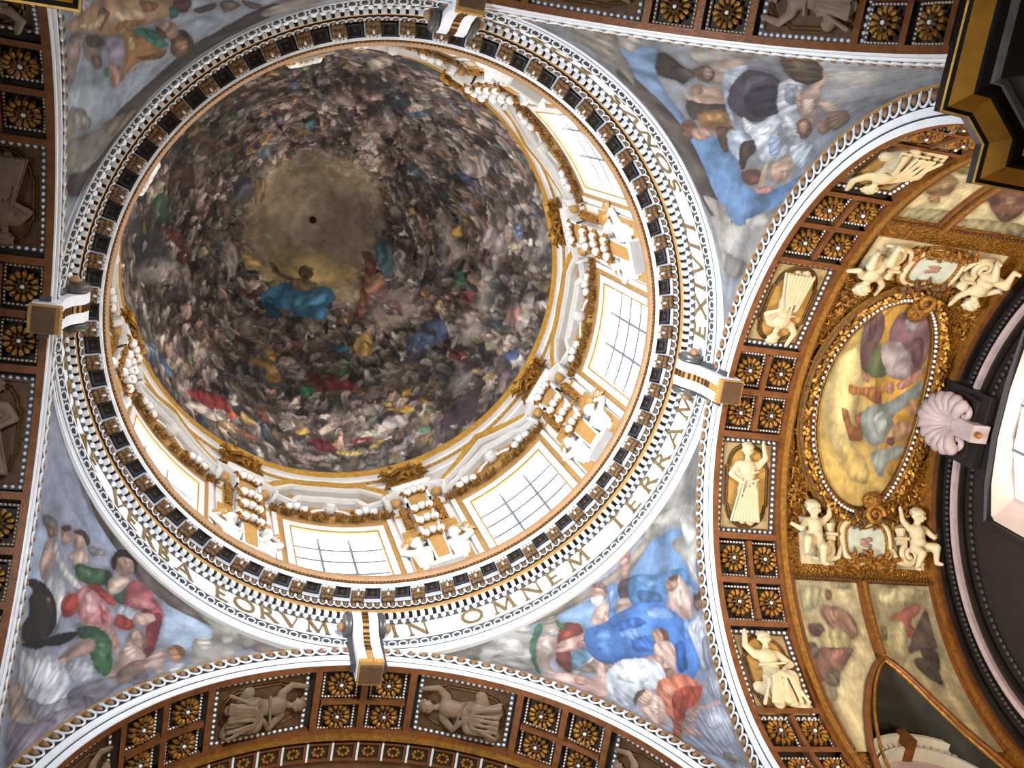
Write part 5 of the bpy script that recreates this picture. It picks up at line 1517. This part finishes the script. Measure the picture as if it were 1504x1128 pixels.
for i in range(26):
    a = .28 + i * (math.pi - .56) / 25; bb.box((S * (-1.55 + .206 * math.cos(a)) - .05, -S * .925, Z0 + S * (2.33 + .206 * math.sin(a)) - .06), (S * (-1.55 + .206 * math.cos(a)) + .05, -S * .912, Z0 + S * (2.33 + .206 * math.sin(a)) + .06), 'grey_stucco')
tag(bb.build('tooth_row', t, Mi), kind='stuff')
b = MB(); b.box((S * -1.565, -S * .95, Z0 + S * 2.50), (S * -1.535, -S * .88, Z0 + S * 2.565), 'gilt_rib'); b.build('keystone', t, Mi)

# cartouches
def cartouche(phi, n, sg, label):
    M = barrel_frame(1, n, phi, R1 + .005)
    if sg < 0: M = M @ Matrix.Rotation(math.pi, 4, 'Z')
    t = empty('cartouche', M, label, 'cartouche', 'stucco cartouches of the right arm')
    b = MB(); b.box((-2.05, -.72, -.25), (2.05, .62, -.02), 'relief_cream'); b.build('ground', t)
    P = [(.84 * math.sin(a) * (1 + .18 * math.cos(2 * a)), .56 * math.cos(a) * (1 - .30 * math.exp(-(math.sin(a) / .25) ** 2) * (math.cos(a) > 0))) for a in np.linspace(0, 2 * math.pi, 40, endpoint=False)]
    b = MB(); b.prism([(x * .98, y * .98 - .02) for x, y in P], .08, .16, 'pale_sky', axis='z'); sh = b.build('painted_shield', t)
    b = MB()
    for x, y, rx, ry, m in ((-.05, -.02, .16, .10, 'painted_flesh'), (.12, .05, .12, .08, 'painted_flesh'), (.0, -.12, .22, .07, 'painted_flesh')): b.ell((x, y, .16), (rx, ry, .02), m, 10, 5)
    b.build('painted_figure', sh, smooth=180)
    b = MB(); b.tube([(x, y - .02, .17) for x, y in P], .055, 'gilt_leafwork', 7, True); b.tube([(x * 1.14, y * 1.16 - .02, .16) for x, y in P], .085, 'relief_cream', 8, True); b.tube([(x * 1.30, y * 1.34 - .02, .12) for x, y in P], .05, 'gilt', 7, True); b.build('shield_rim', t, smooth=60)
    for s in (-1, 1):
        b = MB(); b.tube([(x, y, .2) for x, y in spiral(s * 1.42, -.34, .30, 1.5, s, 26, 2.0)], .085, 'relief_cream', 8); b.ell((s * 1.42, -.34, .16), (.22, .22, .08), 'brown_field', 10, 5)
        b.tube([(s * .85, -.2, .18), (s * 1.0, -.55, .2), (s * 1.4, -.62, .15), (s * 1.75, -.55, .1)], [.06, .09, .08, .05], 'relief_cream', 7); b.build('scroll', t, smooth=60)
        b = MB(); b.box((s * 1.2 - .14, -.05, 0), (s * 1.2 + .14, .08, .25), 'relief_cream'); b.box((s * 1.2 - .2, .08, 0), (s * 1.2 + .2, .16, .3), 'relief_cream'); b.tube([(s * 1.2, .16, .14), (s * 1.2, .42, .14)], [.1, .17], 'relief_cream', 8); b.build('urn', t, smooth=40)
        F = Matrix(((1, 0, 0, s * 1.72), (0, 0, 1, -.62), (0, -1, 0, .02), (0, 0, 0, 1))) @ Matrix.Scale(.82, 4)
        link('putto', ME_SEAT[s], t, F)
    b = leaf_clump(21 + int(phi), 34, .95, .1, .1, 'gilt_leafwork', .14)
    X = Matrix(((1, 0, 0, 0), (0, 0, 1, -.60), (0, -1, 0, .12), (0, 0, 0, 1)))
    link('gilded_leaves', b.mesh('gilded_leaves', 60), t, X)
    b = leaf_clump(31 + int(phi), 22, .55, .1, .1, 'gilt_dark', .15)
    X = Matrix(((1, 0, 0, 0), (0, 0, 1, .62), (0, -1, 0, .14), (0, 0, 0, 1)))
    link('crest', b.mesh('crest', 60), t, X)
mat('pale_sky', 'b9c0b6', 0.7, var=0.2, scale=5); mat('painted_flesh', 'a27d70', 0.7, var=0.25, scale=8)
cartouche(30.2, 1.5486, 1, 'cream stucco cartouche with two seated putti below the oval painting')
cartouche(-34.0, 1.519, -1, 'cream stucco cartouche with scrolls above the oval painting, upside down')

# end wall of the right arm with its window
NW = 1.815
b = MB()
op_ = [(-.33, 2.45), (-.33, 2.79), (-.16, 2.805), (0, 2.80), (.14, 2.775), (.245, 2.735), (.245, 2.45)]
outer = []; inner = []
ang = np.linspace(-90, 90, 61)
pth = [(-.33, 0.0)] + op_ + [(.245, 0.0)]
# inner boundary resampled by angle seen from the arch centre
cx, cz = 0.0, 2.45
def hit(a):
    d = (math.sin(math.radians(a)), math.cos(math.radians(a))); best = .3
    for (x0, z0), (x1, z1) in zip(op_, op_[1:]):
        ex, ez = x1 - x0, z1 - z0; den = d[0] * ez - d[1] * ex
        if abs(den) < 1e-9: continue
        s_ = ((x0 - cx) * ez - (z0 - cz) * ex) / den; u_ = ((x0 - cx) * d[1] - (z0 - cz) * d[0]) / den
        if s_ > 0 and -1e-6 <= u_ <= 1 + 1e-6: best = s_
    return cx + d[0] * best, cz + d[1] * best
def wpt(lat, h, n=NW): x, y = arm_xy(1, n, lat); return P3(x, y, h)
O = [wpt((R1 + .014) * math.sin(math.radians(a)), ZS[1] + (R1 + .014) * math.cos(math.radians(a))) for a in ang]
I = [wpt(*hit(a)) for a in ang]
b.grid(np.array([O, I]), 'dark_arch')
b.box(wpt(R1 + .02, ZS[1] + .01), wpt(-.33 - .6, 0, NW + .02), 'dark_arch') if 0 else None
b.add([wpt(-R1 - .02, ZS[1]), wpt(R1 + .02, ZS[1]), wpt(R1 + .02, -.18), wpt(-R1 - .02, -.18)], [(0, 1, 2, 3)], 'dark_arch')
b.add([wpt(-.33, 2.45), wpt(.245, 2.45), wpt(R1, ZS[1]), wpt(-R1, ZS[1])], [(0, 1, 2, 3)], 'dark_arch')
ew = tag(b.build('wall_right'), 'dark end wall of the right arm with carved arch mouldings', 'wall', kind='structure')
for r0, r1, z, m, nme in ((.835, .85, .016, 'gilt_rib', 'gilded_moulding'), (.80, .812, .012, 'dark_wood', 'dark_moulding'), (.728, .745, .016, 'shell_stone', 'stone_strip'), (.69, .705, .012, 'dark_wood', 'dark_moulding')):
    for s in (-1, 1):
        a0, a1 = sorted((s * (0 if r0 > .82 else 9.5), s * 89))
        b = MB(); b.grid(arm_revolve(1, [(NW, r0), (NW - z, r0), (NW - z, r1), (NW, r1)], a0, a1, 40), m); b.build(nme, ew, smooth=30)
bb = MB()
for s in (-1, 1):
    for i in range(60):
        a = math.radians(s * (10 + i * 1.3)); bb.ell(wpt(.772 * math.sin(a), ZS[1] + .772 * math.cos(a), NW - .006), (.09, .09, .09), 'dark_arch', 8, 5)
tag(bb.build('bead_row', ew, smooth=180), kind='stuff')
bb = MB()
for s in (-1, 1):
    for i in range(39):
        a = math.radians(s * (9 + i * 2.0)); bb.ell(wpt(.665 * math.sin(a), ZS[1] + .665 * math.cos(a), NW - .004), (.06, .11, .11), 'dark_arch', 8, 5)
tag(bb.build('carved_leaf_row', ew, smooth=180), kind='stuff')
b = MB()
fr = [wpt(x, z) for x, z in op_]; 
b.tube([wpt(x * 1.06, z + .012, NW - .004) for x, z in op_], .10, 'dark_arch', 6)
glass = [(-.25, 2.52), (-.25, 2.818), (-.13, 2.829), (-.006, 2.8295), (.09, 2.795), (.178, 2.748), (.178, 2.52)]
bk = [wpt(x, z, NW + .085) for x, z in glass]
b.grid(np.array([fr, bk]), 'pink_plaster'); b.add([wpt(-.33, 2.45), wpt(.245, 2.45), bk[-1], bk[0]], [(0, 1, 2, 3)], 'pink_plaster')
w = tag(b.build('window_9', smooth=30), 'deep pinkish white window splay in the end wall of the right arm beside the shell', 'window', kind='structure')
xs = np.linspace(glass[0][0], glass[-1][0], 4)
def gtop(x): return float(np.interp(x, [g[0] for g in glass[1:-1]], [g[1] for g in glass[1:-1]]))
for i in range(3):
    for j in range(2):
        x0, x1 = xs[i] + .004, xs[i + 1] - .004
        t0, t1 = [2.52 + (gtop(x) - 2.52) * j / 2 + .004 for x in (x0, x1)]; u0, u1 = [2.52 + (gtop(x) - 2.52) * (j + 1) / 2 - .004 for x in (x0, x1)]
        b = MB(); b.add([wpt(x0, t0, NW + .08), wpt(x1, t1, NW + .08), wpt(x1, u1, NW + .08), wpt(x0, u0, NW + .08)], [(0, 1, 2, 3)], 'daylit_glass_low'); b.build('pane', w)
b = MB()
for x in xs[1:3]: b.box(wpt(x + .005, 2.52, NW + .076), wpt(x - .005, gtop(x), NW + .086), 'lead')
b.build('glazing_bar', w)

# scallop shell keystone
a = AX[1]
x, y, z = wpt(0.0, 2.86, NW - .02)
SHM = Matrix(((0, -1, 0, x), (-1, 0, 0, y), (0, 0, -1, z), (0, 0, 0, 1)))
SHM = Matrix(((0, -1, 0, x), (1, 0, 0, y), (0, 0, 1, z), (0, 0, 0, 1)))   # x lateral, y along the arm away from the dome, z up
t = empty('scallop_shell', SHM, 'mauve grey scallop shell keystone on the dark end arch', 'shell')
NRI = 13
for i in range(NRI):
    q_ = math.radians(-112 + 224 * i / (NRI - 1)); L = 1.75 * (1 - .18 * abs(i - 6) / 6)
    pts = [(math.sin(q_) * L * f * .55, -.25 - .55 * math.sin(f * 2.5) * (1 - .2 * abs(i - 6) / 6), .55 + math.cos(q_) * L * f * .72) for f in (0.05, .25, .5, .75, .93, 1.0)]
    b = MB(); b.tube(pts, [.05, .09, .145, .19, .19, .10], 'shell_stone', 8); b.build('rib', t, smooth=60)
b = MB()
P = [(.98 * .95 * math.sin(a_), .55 + 1.2 * math.cos(a_)) for a_ in np.linspace(-2.0, 2.0, 20)]; b.prism(P, -.30, .1, 'dark_arch'); b.build('shell_back', t)
b = MB()
for s in (-1, 1): b.tube([(x_, -.45, z_) for x_, z_ in spiral(s * .42, .22, .26, 1.3, -s, 20)], .09, 'shell_stone', 7)
b.box((-.25, -.55, -.35), (.25, 0, .55), 'shell_stone'); b.ell((0, -.4, -.42), (.10, .10, .16), 'gilt', 8, 6); b.build('scroll_stem', t, smooth=40)
b = MB(); b.box((-1.05, -.12, -.2), (1.05, .1, 2.1), 'dark_arch'); b.build('block', t)

# ------------------------------------------------------------------ other arms, walls, floor
for k, lab in ((0, 'bottom'), (2, 'top'), (3, 'left')):
    b = MB(); b.grid(arm_revolve(k, [(AA[k] + .255, RA[k] + .01), (AA[k] + .33, RA[k] + .01), (2.5, RA[k] + .01)], n=72), 'vault_brown')
    v = tag(b.build('ceiling', smooth=60), 'brown barrel vault receding beyond the ' + SD[k], 'vault', kind='structure')
    cf = MB(); cf.box((-.24, -.30, -.02), (.24, .30, .02), 'dark_recess'); 
    for i in range(8):
        a = i * math.pi / 4; cf.ell((.12 * math.cos(a), .14 * math.sin(a), .05), (.06, .06, .05), 'gilt', 6, 4)
    for x0, x1, y0, y1 in ((-.28, .28, -.34, -.28), (-.28, .28, .28, .34), (-.28, -.22, -.28, .28), (.22, .28, -.28, .28)): cf.box((x0, y0, 0), (x1, y1, .09), 'leaf_white' if y1 < 0 else 'gilt_rib')
    me = cf.mesh('small_coffer', 60)
    for i in range(36): link('small_coffer', me, v, barrel_frame(k, AA[k] + .30, -87.5 + 5 * i, RA[k] + .006))
def wall(name, pts, label, m='wall_plaster'):
    b = MB(); b.add([P3(*p) for p in pts], [tuple(range(len(pts)))], m); tag(b.build(name), label, 'wall', kind='structure')
HF = -Z0 / S
PAIR = ((0, 3, 'front_left'), (3, 2, 'back_left'), (2, 1, 'back_right'), (1, 0, 'front_right'))
for kA, kB, nm in PAIR:
    A = arm_xy(kA, AA[kA], RA[kA]); Bp = arm_xy(kB, AA[kB], -RA[kB]); nA = 1.815 if kA == 1 else 2.5; nB = 1.815 if kB == 1 else 2.5
    A2 = arm_xy(kA, nA, RA[kA]); B2 = arm_xy(kB, nB, -RA[kB])
    b = MB()
    for p, q_, z1 in ((A2, A, ZS[kA]), (A, Bp, (ZS[kA] + ZS[kB]) / 2), (Bp, B2, ZS[kB])):
        b.add([P3(*p, HF), P3(*q_, HF), P3(*q_, z1), P3(*p, z1)], [(0, 1, 2, 3)], 'wall_plaster')
    tag(b.build('wall_' + nm), 'plastered crossing pier and arm wall at the %s corner, below the photo' % nm.replace('_', ' '), 'wall', kind='structure')
b = MB(); b.box(P3(-2.6, -2.6, HF - .02), P3(2.6, 2.6, HF), 'floor_marble')
tag(b.build('floor'), 'polished marble church floor far below the dome', 'floor', kind='structure')

# gilded entablatures on the piers
EP = [(0, 0, 'dark_wood'), (.0, -.02, 'dark_wood'), (.004, -.022, 'gilt_bright'), (.012, -.026, 'dark_wood'), (.022, -.034, 'entablature_gold'), (.044, -.052, 'entablature_gold'), (.050, -.056, 'dark_wood'), (.070, -.060, 'dark_wood'), (.073, -.066, 'pewter'), (.083, -.070, 'pewter'), (.088, -.090, 'dark_wood'), (.13, -.35, 'dark_wood')]
for (kA, kB, nm), lab in zip(PAIR, ('lower left corner, outside the photo', 'top left corner of the photo', 'top right corner of the photo', 'lower right corner, outside the photo')):
    sx = 1 if kB in (3,) or kA == 3 else -1; sy = 1 if 2 in (kA, kB) else -1
    base = [(.763, 1.32), (.763, .858), (.83, .855), (.88, .81), (.88, .73), (1.32, .727)]
    if sx > 0 and sy > 0: base = [(.763, 1.32), (.763, .868), (.80, .863), (.853, .82), (.853, .749), (1.32, .737)]
    P = np.array(base)
    T = np.diff(P, axis=0); T /= np.linalg.norm(T, axis=1)[:, None]; Nn = np.stack([-T[:, 1], T[:, 0]], 1)   # towards the pier
    Nn = np.where((Nn @ np.array([1, 1]))[:, None] < 0, -Nn, Nn)
    Nn[0] = (1, 0); Nn[-1] = (0, 1); Nn[1] = (T[1][1] * -1, T[1][0]) if T[1][0] > 0 else Nn[1]
    Nn[3] = (1, 0)
    off = []
    for i in range(len(P)):
        n1 = Nn[max(i - 1, 0)]; n2 = Nn[min(i, len(Nn) - 1)]; d = n1 + n2; off.append(d / max(.35, (d @ n1)))
    off = np.array(off)
    t = empty('pier_entablature', Matrix.Translation(P3(sx * .9, sy * .9, 1.65)), 'dark and gilt stepped pier cornice at the ' + lab, 'cornice', 'pier entablatures')
    Mi = t.matrix_world.inverted()
    names = {'dark_wood': 'dark_moulding', 'gilt_bright': 'gilded_fillet', 'entablature_gold': 'gilded_cyma', 'pewter': 'grey_fillet'}
    rows = [np.stack([S * sx * (P + off * d)[:, 0], S * sy * (P + off * d)[:, 1], 0 * P[:, 0] + Z0 + S * (2.02 + h)], -1) for d, h, _ in EP]
    for i in range(len(EP) - 1):
        m = EP[i + 1][2] if EP[i + 1][2] == EP[i][2] or EP[i + 1][2] != 'dark_wood' else EP[i + 1][2]
        b = MB(); b.grid(np.stack([rows[i], rows[i + 1]], 0), m); b.build(names[m], t, Mi)
    top = np.stack([S * sx * (P + off * .16)[:, 0], S * sy * (P + off * .16)[:, 1], 0 * P[:, 0] + Z0 + S * 2.04], -1)
    b = MB(); b.grid(np.stack([rows[0], top], 0), 'dark_wood'); b.build('top_slab', t, Mi)
